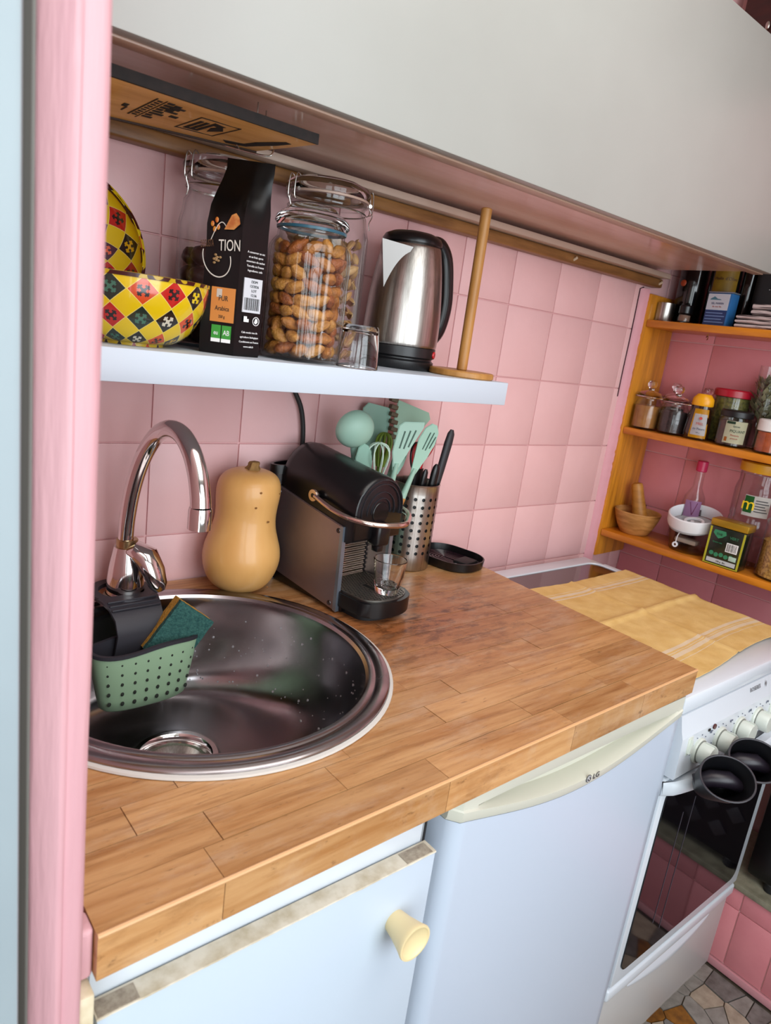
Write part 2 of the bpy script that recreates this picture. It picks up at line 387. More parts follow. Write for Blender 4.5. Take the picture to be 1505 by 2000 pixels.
# ------------------------------------------------------------------ worktop
SC = (-.025, -.285)
def front_y(x): return -.628 + (x + .268) / .912 * .020
wt = thing('worktop', 'beech butcher block worktop with water stains around a round sink', 'worktop', (0, 0, 0))
def stave(x0, x1, v0, v1, z1):
    # v runs 0 (front edge) .. 1 (wall); the hole for the bowl is left out
    g = G(); n = 12; ys = [lerp(v0, v1, i / n) for i in range(n + 1)]
    def Y(x, v): return lerp(front_y(x), -.002, v)
    def rng(v, xm):
        y = Y(xm, v) - SC[1]; return math.sqrt(max(0, .222 ** 2 - y * y))
    for i in range(n):
        va, vb = ys[i], ys[i + 1]; wa, wb_ = rng(va, SC[0]), rng(vb, SC[0])
        spans = []
        if max(wa, wb_) < .004: spans.append(((x0, x1), (x0, x1)))
        else:
            la, lb = min(x1, SC[0] - wa), min(x1, SC[0] - wb_)
            if la > x0 or lb > x0: spans.append(((x0, max(x0, la)), (x0, max(x0, lb))))
            ra, rb = max(x0, SC[0] + wa), max(x0, SC[0] + wb_)
            if ra < x1 or rb < x1: spans.append(((min(x1, ra), x1), (min(x1, rb), x1)))
        for (a0, a1), (b0, b1) in spans:
            t = [(a0, Y(a0, va)), (a1, Y(a1, va)), (b1, Y(b1, vb)), (b0, Y(b0, vb))]
            top = [g.v((x, y, z1)) for x, y in t]; bot = [g.v((x, y, .86)) for x, y in t]
            g.f(top)
            if i == 0: g.f([bot[0], bot[1], top[1], top[0]])
            if a1 >= x1 - 1e-6 and b1 >= x1 - 1e-6: g.f([bot[1], bot[2], top[2], top[1]])
            if a0 <= x0 + 1e-6 and b0 <= x0 + 1e-6: g.f([bot[3], bot[0], top[0], top[3]])
            g.f(bot[::-1])
    if len(g.b.faces) == 0: g.b.free(); return None
    bmesh.ops.remove_doubles(g.b, verts=g.b.verts, dist=1e-5)
    bmesh.ops.dissolve_degenerate(g.b, dist=1e-6, edges=g.b.edges)
    if not g.b.faces: g.b.free(); return None
    return obj('stave', g, BEECH, wt, smooth=False)
NR = 15; rr_ = random.Random(21)
for i in range(NR):
    v0, v1 = i / NR, (i + 1) / NR
    x = -.268; cuts = [x]
    xr = lerp(.644, .668, (v0 + v1) / 2)
    first = True
    while x < xr - .12:
        x += rr_.uniform(.12, .34) * (rr_.uniform(.3, .8) if first else 1); first = False
        if x < xr - .06: cuts.append(x)
    if cuts[-1] > xr - .06: cuts.pop()
    cuts.append(xr)
    for a, b in zip(cuts, cuts[1:]):
        stave(a + .00035, b - .00035, v0 + .0006 * (i > 0), v1 - .0006, .9 + rr_.uniform(-.00035, .00025))
# round over of the front arris
g = G(); g.tube([(-.2675, front_y(-.268) + .0012, .8988), (.6435, front_y(.644) + .0012, .8988)], .0022, 8); obj('front_arris', g, M('beech_edge', '#d0a070', .4), wt)

# ------------------------------------------------------------------ sink
sk = thing('sink', 'round stainless steel sink bowl set in the beech worktop', 'sink', (SC[0], SC[1], .9))
g = G(); g.lathe([(.232, -.002), (.243, .001), (.2425, .0035), (.2385, .0045), (.236, .0025)], 96); obj('sealant_ring', g, M('white_sealant', '#cfccc6', .6), sk)
g = G(); g.lathe([(.2385, .002), (.2375, .0062), (.234, .0085), (.223, .0088), (.219, .0072), (.2155, .0088), (.210, .0085), (.2065, .0045)], 128); obj('rim', g, SINKM, sk)
DR = (-.012, .045)                             # the waste sits off the centre of the bowl
def skew(z): t = max(0, min(1, (-z - .03) / .12)); return DR[0] * t * t, DR[1] * t * t
prof = [(.2065, .0045), (.2055, -.004), (.2045, -.03), (.202, -.055), (.1975, -.08), (.1895, -.104), (.177, -.125), (.159, -.141), (.135, -.151), (.105, -.156), (.075, -.159), (.058, -.160), (.056, -.164)]
pq = smooth_path([(r_, 0, z_) for r_, z_ in prof], 3); prof = [(p_.x, p_.z) for p_ in pq]
g = G(); g.lathe(prof, 128, skew=skew); obj('bowl', g, SINKM, sk)
dz = T(DR[0], DR[1], -.160)
g = G().at(dz); g.lathe([(.059, .0), (.057, .0025), (.050, .003), (.047, .0), (.045, -.006), (.043, -.012)], 64); dn = obj('drain_flange', g, CHROME, sk)
g = G().at(dz); g.lathe([(.0, -.030), (.03, -.030), (.034, -.026), (.040, -.010), (.044, -.009)], 48); obj('strainer_basket', g, STEEL, sk)
g = G().at(dz)
for ring, n in ((.012, 8), (.021, 14), (.0285, 20)):
    for k in range(n):
        a = 2 * math.pi * k / n; g.cyl(.0018, -.0302, -.0294, 8, cx=ring * math.cos(a), cy=ring * math.sin(a))
stuff(obj('strainer_holes', g, BLK, sk))
g = G().at(dz); g.cyl(.006, -.030, -.018, 16, .002); obj('strainer_knob', g, CHROME, sk)
# water drops on the steel
g = G(); rw = random.Random(3)
for k in range(230):
    a = rw.uniform(-.5, 1.9); zt = rw.uniform(-.135, -.02); r = float([lerp(a_[0], b_[0], (zt - a_[1]) / (b_[1] - a_[1])) for a_, b_ in zip(prof, prof[1:]) if b_[1] <= zt <= a_[1]][0]) - .0006
    ox, oy = skew(zt); s_ = rw.choice((.0009, .0012, .0016, .0022))
    if rw.random() < .45: a = rw.uniform(2.2, 4.6)
    g.sph(((r + .001) * math.cos(a) + ox, (r + .001) * math.sin(a) + oy, zt), s_, 6, 4)
stuff(obj('water_drops', g, M('water_drop', '#c9c9cc', .1, .6), sk))
# tap
fc = thing('tap', 'chrome mixer tap with a swan neck spout behind the sink bowl', 'tap', (-.05, -.058, .905))
g = G(); g.lathe([(.0, 0), (.031, 0), (.031, .006), (.028, .010)], 32); obj('base_ring', g, M('limescale_brass', '#a59c84', .4, .7), fc)
g = G(); g.lathe([(.027, .008), (.0265, .03), (.024, .052), (.0205, .07), (.018, .082), (.0, .083)], 32); obj('tap_body', g, CHROME, fc)
g = G(); g.cyl(.0155, .08, .094, 24, .001); obj('collar', g, M('worn_brass', '#a8926a', .25, 1.), fc)
# lever: a rounded tongue rising on the bowl-facing side
g = G()
lev = [(-.004, -.012, .078), (.006, -.020, .082), (.018, -.030, .074), (.026, -.040, .054), (.031, -.048, .034), (.033, -.051, .026)]
g.tube(lev, [.006, .0185, .0235, .021, .0165, .009], 20, flat=.72); obj('lever', g, CHROME, fc)
sp = [(-.002, 0, .085), (-.003, -.004, .12), (-.001, -.012, .165), (.003, -.024, .205), (.008, -.041, .238), (.0125, -.064, .262), (.0165, -.092, .274), (.020, -.122, .272), (.0225, -.148, .256), (.0235, -.168, .231), (.0235, -.18, .205), (.0232, -.184, .19)]
g = G(); q = smooth_path(sp, 6); g.tube(q, [lerp(.0112, .0132, i / len(q)) for i in range(len(q))], 24); obj('spout', g, CHROME, fc)
g = G().at(T(.0232, -.1835, .163)); g.lathe([(.0, .002), (.011, 0), (.0148, .0), (.0148, .024), (.014, .028), (0, .028)], 28); obj('aerator', g, CHROME, fc)

# ------------------------------------------------------------------ sponge caddy and sponge
SAGE = M('sage_silicone', '#9fbf9c', .5); DGREY = M('dark_grey_rubber', '#2c2b32', .5)
cd = thing('sponge_caddy', 'sage green perforated sponge caddy hanging in the sink from the tap', 'caddy', (-.052, -.150, .785), R(4))
def ring_pts(a, b, z, n=48, wob=0., p=2.6):
    o = []
    for j in range(n):
        t = 2 * math.pi * j / n; c, s_ = math.cos(t), math.sin(t)
        x = a * math.copysign(abs(c) ** (2 / p), c); y = b * math.copysign(abs(s_) ** (2 / p), s_)
        o.append((x, y, z + wob * math.sin(x / a * 3.0 + .6)))
    return o
def loft(g, rings, cap0=False, cap1=False):
    rs = [[g.v(p) for p in r] for r in rings]; n = len(rs[0])
    for A, B in zip(rs, rs[1:]):
        for j in range(n): g.f([A[j], A[(j + 1) % n], B[(j + 1) % n], B[j]])
    if cap0: g.f(rs[0][::-1])
    if cap1: g.f(rs[-1])
    return g
g = G(); H = .09
loft(g, [ring_pts(.058, .020, .000), ring_pts(.0625, .0245, .004), ring_pts(.066, .027, .02), ring_pts(.073, .030, .06, wob=.002), ring_pts(.0775, .032, H, wob=.004), ring_pts(.0755, .030, H, wob=.004), ring_pts(.064, .025, .02), ring_pts(.056, .018, .006)], True, True)
obj('basket', g, SAGE, cd, ang=50)
g = G(); loft(g, [ring_pts(.0785, .033, H - .001, wob=.004), ring_pts(.0785, .033, H + .004, wob=.004), ring_pts(.0735, .028, H + .004, wob=.004), ring_pts(.071, .026, .06, wob=.002)]); obj('dark_lip', g, DGREY, cd)
g = G()
for r_ in range(5):
    for c_ in range(8):
        fz = .016 + r_ * .015; t = (c_ - 3.5) / 3.9; a_ = lerp(.066, .0755, fz / H); b_ = lerp(.027, .0315, fz / H)
        xx = t * a_ * .93; yy = -b_ * (1 - abs(xx / a_) ** 2.6) ** (1 / 2.6)
        g.sph((xx, yy, fz), 1, 10, 6, (.0027 - .00025 * r_, .0012, .0034 - .0004 * r_))
stuff(obj('drain_holes', g, M('hole_dark', '#20261f', .8), cd))
# strap from the tap collar over the sink edge down into the basket
g = G()
def band(g, pts, wd, th):
    L = []
    for i, p in enumerate(pts):
        p = Vector(p); t = (Vector(pts[min(i + 1, len(pts) - 1)]) - Vector(pts[max(0, i - 1)])).normalized(); n = Vector((1, 0, 0)).cross(t)
        w_ = wd[i] / 2; L.append([g.v(p + Vector((sx_ * w_, 0, 0)) + n * s_ * th / 2) for sx_, s_ in ((-1, -1), (1, -1), (1, 1), (-1, 1))])
    for A, B in zip(L, L[1:]):
        for j in range(4): g.f([A[j], A[(j + 1) % 4], B[(j + 1) % 4], B[j]])
    g.f(L[0][::-1]); g.f(L[-1])
band(g, [(.0, .068, .134), (.0, .052, .134), (.0, .038, .130), (.0, .022, .118), (.0, .014, .098), (.0, .018, .06), (.0, .018, .03)], [.086, .082, .076, .070, .068, .075, .07], .004)
obj('strap', g, DGREY, cd)
g = G(); g.lathe([(.0325, .130), (.046, .130), (.047, .133), (.046, .136), (.0325, .136)], 40, cx=.002, cy=.09, closed=True); obj('strap_ring', g, DGREY, cd)
g = G()
for k in range(3): g.box(-.036, .036, .030 + k * .008, .033 + k * .008, .1345 - .003 * (2 - k), .1375 - .003 * (2 - k), .0008)
stuff(obj('strap_ribs', g, DGREY, cd))
spm = frame((-.004, -.150, .878), (.79, 0, -.61), (-.12, -1, .1)); sg = thing('sponge', 'yellow sponge with green scouring face standing in the sage caddy', 'sponge', (0, 0, 0))
SPY = M('sponge_yellow', '#cfa03e', .9, col2='#a5782a', scale=300, bump=1., bscale=350); SPG = M('scourer_green', '#1e4a48', .95, col2='#3b6a62', scale=260, bump=1., bscale=420)
def rough_box(x0, x1, y0, y1, z0, z1, amp, m):
    g = G().box(x0, x1, y0, y1, z0, z1); bmesh.ops.subdivide_edges(g.b, edges=g.b.edges, cuts=14, use_grid_fill=True)
    for v in g.b.verts: v.co += amp * Vector(noise.noise_vector(v.co * 260)); v.co = m @ v.co
    return g
obj('foam', rough_box(-.031, .031, -.042, .042, -.020, .0, .0009, spm), SPY, sg, ang=60); obj('scouring_pad', rough_box(-.031, .031, -.042, .042, .0003, .009, .0011, spm), SPG, sg, ang=60)

# ------------------------------------------------------------------ squash
SQ = M('squash_skin', '#dba764', .42, col2='#cd934e', scale=14, stretch=(1, 1, .35), lo=.4, hi=.8, coat=.2)
sq = thing('butternut_squash', 'tan butternut squash standing on the worktop against the pink wall', 'squash', (.129, -.068, .9))
prof = [(0, 0), (.02, .001), (.036, .006), (.049, .017), (.058, .034), (.0625, .055), (.061, .074), (.056, .092), (.051, .108), (.0485, .125), (.0490, .142), (.0505, .158), (.0505, .172), (.047, .186), (.038, .196), (.024, .2015), (.010, .202), (0, .2015)]
pp = smooth_path([(r, 0, z) for r, z in prof], 3)
g = G(); g.lathe([(max(0, p.x), p.z) for p in pp], 48, skew=lambda z: (.006 * (z / .2) ** 2 + .004, 0))
for v in g.b.verts: v.co += .0012 * noise.noise(v.co * 22) * v.co.normalized()
obj('flesh_body', g, SQ, sq)
g = G(); rs_ = random.Random(5)
g.lathe([(.0135, .1995), (.0105, .204), (.0082, .2075), (.0085, .2115), (.0072, .2140), (.004, .2150), (0, .2145)], 30, rib=.18, nr=5, skew=lambda z: (.012 + (z - .2) * .2, 0)); obj('stem', g, M('squash_stem', '#9a7440', .8, col2='#6f5024', scale=60), sq)
g = G()
for x, z, a in ((.012, .128, .5), (-.006, .176, 1.), (-.012, .152, .3), (.034, .170, 2), (-.02, .03, .2), (.02, .018, .9)):
    y = -math.sqrt(max(0, (.0555 if z < .1 else .0505) ** 2 - x * x)); g.sph((x + .008, y, z), 1, 8, 6, (.0022, .001, .0016))
stuff(obj('skin_scars', g, M('scar', '#7c4f1e', .8), sq))

# ------------------------------------------------------------------ base cabinet
cb = thing('base_cabinet', 'white base cabinet with worn door edge and cream knob under the sink', 'cabinet', (-.09, -.3, 0))
PX = T(.09, .3, 0)
def W_(): return G().at(PX)
obj('carcass', W_().box(-.264, -.246, -.594, -.02, .08, .73).box(-.264, -.246, -.594, -.52, .73, .86).box(.072, .09, -.594, -.02, .08, .73).box(.072, .09, -.594, -.52, .73, .86).box(-.246, .072, -.594, -.02, .08, .098).box(-.246, .072, -.03, -.02, .098, .72), WHITE, cb, False)
obj('front_rail', W_().box(-.262, .088, -.5965, -.582, .80, .8595, .001), WHITEC, cb)
obj('plinth', W_().box(-.262, .088, -.56, -.545, 0, .08), WHITE, cb, False)
dd = obj('door', W_().box(-.262, .092, -.617, -.5985, .09, .8085, .0008), M('cool_white_door', '#bcc9d6', .35), cb)
# worn bare upper edge of the door: a ragged strip of chipboard
g = W_(); n = 60; a_ = []
for i in range(n + 1):
    x = lerp(-.2625, .0925, i / n); rag = .0012 * abs(noise.noise((x * 60, 0, 2))) + .0008 * abs(noise.noise((x * 200, 4, 2)))
    a_.append([g.v((x, -.5985, .8085)), g.v((x, -.5985, .8098)), g.v((x, -.6174, .8098)), g.v((x, -.6176, .8085 - rag))])
for p, q in zip(a_, a_[1:]):
    for k in range(3): g.f([p[k], p[k + 1], q[k + 1], q[k]])
g.f(a_[0]); g.f(a_[-1][::-1])
obj('worn_edge', g, M('worn_chipboard', '#d8cfbd', .8, col2='#bcae94', scale=45, lo=.42, hi=.7), dd)
for x, y, w2 in ((.07, -.607, .018), (-.245, -.607, .016)):
    g = W_().box(x - w2, x + w2, y - .0095, y + .006, .8096, .8104); obj('bare_patch', g, M('bare_chipboard', '#aca08e', .9, col2='#85786a', scale=160), dd, False)
kn = G().at(PX @ T(.0455, -.617, .742) @ Matrix.Rotation(R(90), 4, 'X'))
kn.lathe([(0, 0), (.0125, 0), (.013, .003), (.0145, .012), (.0185, .027), (.0205, .0325), (.0200, .0342), (.0180, .0342), (.016, .032), (.0, .0295)], 40)
obj('knob', kn, M('cream_knob', '#e3cf9f', .4), cb)
g = W_().at(PX @ T(.062, -.5965, .838) @ Matrix.Rotation(R(90), 4, 'X')); g.lathe([(0, .0016), (.0022, .0016), (.0042, .0006), (.0044, 0)], 16).box(-.0032, .0032, -.0006, .0006, .0014, .002); obj('screw', g, WIRE, cb)
obj('edge_channel', W_().box(.0905, .094, -.593, -.57, .10, .858), M('grey_channel', '#a6adb2', .4, .3), cb, False)
obj('dark_gasket', W_().box(.098, .108, -.585, -.55, .10, .858, .001), BLACKM, cb)
# ------------------------------------------------------------------ fridge
fr = thing('fridge', 'white undercounter fridge with curved cream grip strip and small maker badge', 'fridge', (.41, -.3, 0))
FX = T(-.41, .3, 0); x0, x1 = .127, .642
FG = M('fridge_side_grey', '#8d8c8e', .5)
obj('body', G().at(FX).box(x0 + .003, x1 - .003, -.53, -.46, .02, .848, .003).box(x0 + .003, x1 - .003, -.46, -.03, .02, .72), FG, fr)
def zb(t): return .820 - .041 * math.sin(math.pi * t) ** 1.15
g = G().at(FX); n = 40; rows = []
for i in range(n + 1):
    t = i / n; x = lerp(x0, x1, t); yb = -.605 + (.012 * (1 - min(1, t * 40)) + .012 * (1 - min(1, (1 - t) * 40)))
    rows.append([g.v(p) for p in ((x, -.536, .055), (x, yb, .055), (x, yb, zb(t) - .0012), (x, -.536, zb(t) - .0012))])
for A, B in zip(rows, rows[1:]):
    for k in range(4): g.f([A[k], A[(k + 1) % 4], B[(k + 1) % 4], B[k]])
g.f(rows[0]); g.f(rows[-1][::-1])
obj('door', g, M('fridge_door_white', '#bfcad9', .3), fr, ang=50)
g = G().at(FX); rows = []
for i in range(n + 1):
    t = i / n; x = lerp(x0 - .0006, x1 + .0006, t); tt = (t - .09) / .85
    dep = .026 * max(0., math.sin(math.pi * min(1, max(0, tt)))) ** .35; e = .012 * (1 - min(1, t * 40)) + .012 * (1 - min(1, (1 - t) * 40))
    y0 = -.6065 + e; zl = zb(t) + .0165; zu = max(zl + .003, .833)
    rows.append([g.v(p) for p in ((x, -.536, zb(t)), (x, y0 + .001, zb(t)), (x, y0 - .001, zb(t) + .004), (x, y0 - .002, zl - .002), (x, y0 + min(.004, dep), zl), (x, y0 + dep, zl + .002), (x, y0 + dep, zu - .001), (x, y0 + dep * .05, zu), (x, y0, zu + .002), (x, y0, .856), (x, -.536, .856))])
for A, B in zip(rows, rows[1:]):
    for k in range(len(A)): g.f([A[k], A[(k + 1) % len(A)], B[(k + 1) % len(A)], B[k]])
g.f(rows[0]); g.f(rows[-1][::-1])
obj('grip_strip', g, CREAM, fr, ang=35)
LGm = M('badge_grey', '#4a4a4e', .4)
lm = frame((.391 - .41, -.6092 + .3, .7915), (1, 0, 0), (0, -1, 0))
text('LG', .012, LGm, fr, lm @ T(.0175, -.004, 0), sx=1.05)
g = G().at(FX @ T(.3905, -.6088, .792) @ Matrix.Rotation(R(90), 4, 'X')); g.cyl(.0058, 0, .0006, 24); bd = obj('badge_disc', g, LGm, fr)
g = G().at(FX @ T(.3905, -.6094, .792) @ Matrix.Rotation(R(90), 4, 'X')); g.lathe([(.0046, 0), (.0040, 0), (.0040, .0003), (.0046, .0003)], 20, closed=True, a0=.0, a1=R(275)).box(-.0004, .0004, -.0022, .0028, 0, .0003).box(-.0004, .0022, -.0022, -.0015, 0, .0003).cyl(.0007, 0, .0003, 8, cx=-.0019, cy=.0016)
obj('badge_face', g, WHT, bd)
# ------------------------------------------------------------------ cooker
ST = T(-.89, .33, 0)
st = thing('cooker', 'white freestanding cooker with round knobs and black glass oven door', 'cooker', (.904, -.318, -.004))
sx0, sx1 = .637, 1.142
def S_(): return G().at(ST)
obj('body', S_().box(sx0, sx1, -.585, -.07, .03, .815, .003), WHITEC, st)
# worktop of the cooker: rim plus a recessed dark hob
g = S_(); g.box(sx0, sx1, -.612, -.545, .815, .848, .006).box(sx0, sx1, -.12, -.055, .815, .848, .006).box(sx0, sx0 + .03, -.545, -.12, .815, .848).box(sx1 - .03, sx1, -.545, -.12, .815, .848)
obj('cooker_top', g, WHITEC, st)
def rrect(x0, x1, y0, y1, r, n=6):
    o = []
    for cx, cy, a in ((x1 - r, y1 - r, 0), (x0 + r, y1 - r, 90), (x0 + r, y0 + r, 180), (x1 - r, y0 + r, 270)):
        for i in range(n + 1): o.append((cx + r * math.cos(R(a + 90 * i / n)), cy + r * math.sin(R(a + 90 * i / n))))
    return o
g = S_(); g.prism(rrect(sx0 + .028, sx1 - .028, -.548, -.105, .028), .832, .8492); obj('hob_plate', g, M('hob_black', '#120f16', .12, coat=.5), st)
g = S_(); pts = [(x, y, .8492) for x, y in rrect(sx0 + .026, sx1 - .026, -.55, -.103, .03)]; g.tube(pts, .003, 8, closed=True); obj('hob_trim', g, WHITEC, st)
# control panel, slightly leaning
g = S_(); A_ = [(-.612, .8148), (-.618, .79), (-.6225, .778), (-.6255, .708), (-.6235, .705), (-.585, .705), (-.585, .8148)]
L0 = [g.v((sx0, y, z)) for y, z in A_]; L1 = [g.v((sx1, y, z)) for y, z in A_]
for i in range(len(A_)): g.f([L0[i], L0[(i + 1) % 7], L1[(i + 1) % 7], L1[i]])
g.f(L0[::-1]); g.f(L1)
cp = obj('control_panel', g, WHITEC, st, ang=15)
KN = M('knob_white', '#ced4ca', .3)
pn = Vector((0, -1, .04)).normalized()
kg = None
for k in range(6):
    m = ST @ frame((.700 + .0745 * k, -.6245, .742), (1, 0, 0), pn)
    if k == 0:
        g = G(); g.lathe([(0, .002), (.0185, .002), (.0185, .024), (.017, .0265), (.0, .027)], 36); kb = obj('knob', g, KN, st); kb.matrix_local = m
        g = G(); g.lathe([(.0225, -.001), (.0225, .003), (.0205, .005), (.018, .005)], 36); kr = obj('knob_ring', g, KN, kb)
        g = G(); g.lathe([(.0190, .0052), (.0196, .006), (.0190, .0068)], 36); ks = obj('seam_ring', g, M('seam_grey', '#7b7f78', .6), kb)
        g = G(); g.box(-.001, .001, .0165, .0205, .010, .027); kp = obj('pointer', g, KN, kb)
    else:
        c = copy(kb, 'knob', st, m)
        for s_ in (kr, ks, kp): copy(s_, s_.name.split('.')[0], c)
pm = ST @ frame((0, -.6217, .7795), (1, 0, 0), pn)
text('ROSIERES', .011, M('print_grey', '#7d7f82', .6), st, ST @ frame((.905, -.6165, .8003), (1, 0, 0), (0, -.97, .22)), sx=.95)
g = G().at(ST @ frame((.948, -.6168, .804), (1, 0, 0), (0, -.97, .22))); g.prism([(0, -.006), (.003, 0), (0, .006), (-.003, 0)], 0, .0003); obj('maker_mark', g, M('print_grey', '#7d7f82', .6), st)
g = G(); rp = random.Random(9)
for k in range(6):
    for q in range(7):
        a = R(40 + 200 * q / 6 - 60); m0 = ST @ frame((.700 + .0745 * k, -.6249, .742), (1, 0, 0), pn); g.at(m0)
        xx, yy = .0275 * math.cos(a), .0275 * math.sin(a); g.box(xx - .0009, xx + .0009, yy - .0008, yy + .0008, -.0006, .0004)
    g.at(ST @ frame((.737 + .0745 * k, -.6238, .766), (1, 0, 0), pn))
    for q in range(4): g.box(-.004 + .0028 * q, -.0025 + .0028 * q, rp.uniform(-.003, 0), rp.uniform(.001, .003), -.0006, .0004)
stuff(obj('dial_marks', g, M('print_blue_grey', '#6f7684', .6), st, False))
g = G().at(ST @ frame((.7445, -.6245, .774), (1, 0, 0), pn)); g.cyl(.0048, -.001, .001, 20); obj('indicator_lamp', g, M('dark_red_lens', '#4e1010', .2), st)
g = G().at(ST @ frame((.7275, -.6242, .772), (1, 0, 0), pn)); g.box(-.003, .003, -.002, .002, -.001, .0006); obj('indicator_mark', g, BLK, st, False)
g = G().at(ST @ frame((.6655, -.6232, .760), (1, 0, 0), pn)); g.box(-.008, .008, -.016, .016, -.002, .0012, .001).prism([(-.0055, -.012), (.0055, -.012), (.0006, .012), (-.0006, .012)], .001, .005); obj('rocker_switch', g, KN, st)
# oven door with dark glass, frame, handle
od = obj('oven_door', S_().box(sx0 + .002, sx1 - .002, -.612, -.587, .262, .699, .004), WHITEC, st)
g = G()
pl_ = rrect(sx0 + .018, sx1 - .036, .292, .672, .02); fa = [g.v((x - .89, -.6145 + .33, z)) for x, z in pl_]; ba = [g.v((x - .89, -.6115 + .33, z)) for x, z in pl_]
g.f(fa); g.f(ba[::-1])
for i in range(len(fa)): g.f([fa[i], fa[(i + 1) % len(fa)], ba[(i + 1) % len(ba)], ba[i]])
obj('door_glass', g, M('oven_glass', '#0a070c', .06, spec=.4), od)
g = S_(); g.box(sx0 + .10, sx0 + .1013, -.6152, -.6144, .36, .6).box(sx0 + .135, sx0 + .1362, -.6152, -.6144, .33, .62); obj('glass_lines', g, M('glass_line', '#4b4750', .4), od, False)
g = S_(); n = 30; rows = []
for i in range(n + 1):
    t = i / n; x = lerp(sx0 + .0005, sx1 - .0005, t); q = math.sin(math.pi * t) ** .45; yo = -.613 - .040 * q; yi = min(-.610, yo + .020); zc_ = .679 + .010 * q
    rows.append([g.v((x, y, z)) for y, z in ((yi, zc_ - .011), (yo + .004, zc_ - .0135), (yo, zc_ - .009), (yo, zc_ + .008), (yo + .005, zc_ + .0135), (yi, zc_ + .012))])
for A, B in zip(rows, rows[1:]):
    for k in range(6): g.f([A[k], A[(k + 1) % 6], B[(k + 1) % 6], B[k]])
g.f(rows[0]); g.f(rows[-1][::-1])
obj('handle', g, WHITEC, od, ang=50)
dw = obj('drawer', S_().box(sx0 + .002, sx1 - .002, -.604, -.586, .03, .252, .004), M('drawer_white', '#bdbcba', .35), st)
g = S_(); g.box(sx0 + .001, sx1 - .001, -.612, -.59, .228, .2555, .006, 3); obj('drawer_lip', g, WHITEC, dw)
g = S_(); n = 24; rows = []
for i in range(n + 1):
    t = i / n; x = lerp(sx0 + .09, sx1 - .09, t); d = math.sin(math.pi * t) ** .8
    rows.append([g.v((x, -.6035, .212)), g.v((x, -.6045 - .004 * d, .2105 - .010 * d)), g.v((x, -.6045 - .005 * d, .208 - .018 * d)), g.v((x, -.6038, .205 - .024 * d))])
for A, B in zip(rows, rows[1:]):
    for k in range(3): g.f([A[k], A[k + 1], B[k + 1], B[k]])
obj('drawer_pull', g, WHITEC, dw, ang=60, fix=False)
obj('plinth', S_().box(sx0 + .004, sx1 - .004, -.595, -.57, .0, .03), M('grimy_plinth', '#b9b3aa', .6, col2='#857d74', scale=30), st, False)
# ------------------------------------------------------------------ tea towel
def towel_mat():
    m = M('yellow_towel', '#e6c47e', .9, col2='#d8b066', scale=26, bump=.35, bscale=700); N = m.node_tree.nodes; L = m.node_tree.links; b = N['Principled BSDF']
    src = b.inputs['Base Color'].links[0].from_socket
    a = N.new('ShaderNodeAttribute'); a.attribute_name = 'UVMap'; sp_ = N.new('ShaderNodeSeparateXYZ'); L.new(a.outputs['Vector'], sp_.inputs[0])
    tot = None
    for c, w2 in ((.135, .011), (.168, .006), (.107, .002), (.80, .010), (.845, .012), (.823, .002), (.88, .002)):
        s1 = N.new('ShaderNodeMath'); s1.operation = 'COMPARE'; L.new(sp_.outputs['Y'], s1.inputs[0]); s1.inputs[1].default_value = c; s1.inputs[2].default_value = w2
        if tot: ad = N.new('ShaderNodeMath'); L.new(tot, ad.inputs[0]); L.new(s1.outputs[0], ad.inputs[1]); tot = ad.outputs[0]
        else: tot = s1.outputs[0]
    q = N.new('ShaderNodeMath'); q.operation = 'MULTIPLY'; q.use_clamp = True; L.new(tot, q.inputs[0]); q.inputs[1].default_value = .62
    mx = N.new('ShaderNodeMix'); mx.data_type = 'RGBA'; L.new(src, mx.inputs['A']); mx.inputs['B'].default_value = lin('#e2d8c8'); L.new(q.outputs[0], mx.inputs['Factor']); L.new(mx.outputs['Result'], b.inputs['Base Color']); return m
g = G(); uvl = g.b.loops.layers.uv.new('UVMap')
NU, NV = 60, 60
def tw(u, v):
    x = lerp(.664, 1.170 + .006 * v, u); y = lerp(-.165 - .012 * math.sin(u * 3), -.562 - .012 * math.sin(u * 5 + 1), v)
    z = .8506 + .0016 * noise.noise((x * 14, y * 14, 1)) + .0011 * noise.noise((x * 40, y * 40, 5))
    z += .006 * math.exp(-((v - .47) / .018) ** 2) + .003 * math.exp(-((u - .5) / .012) ** 2)
    if x > 1.153: k = min(1, (x - 1.153) / .012); z -= .012 * k * k; x = 1.1535 + (x - 1.153) * .6
    return (x, y, max(z, .8497) if x < 1.153 else z)
g.grid(tw, NU, NV); g.b.faces.ensure_lookup_table()
for i in range(NU):
    for j in range(NV):
        for lp, (a, b_) in zip(g.b.faces[i * NV + j].loops, ((0, 0), (1, 0), (1, 1), (0, 1))): lp[uvl].uv = ((i + a) / NU, (j + b_) / NV)
bmesh.ops.recalc_face_normals(g.b, faces=g.b.faces)
if g.b.faces[0].normal.z < 0: bmesh.ops.reverse_faces(g.b, faces=g.b.faces)
low = bmesh.ops.solidify(g.b, geom=list(g.b.faces), thickness=.0012)
tag(obj('tea_towel', g, towel_mat(), ang=80), 'yellow tea towel with white stripe bands spread over the cooker hob', 'towel')
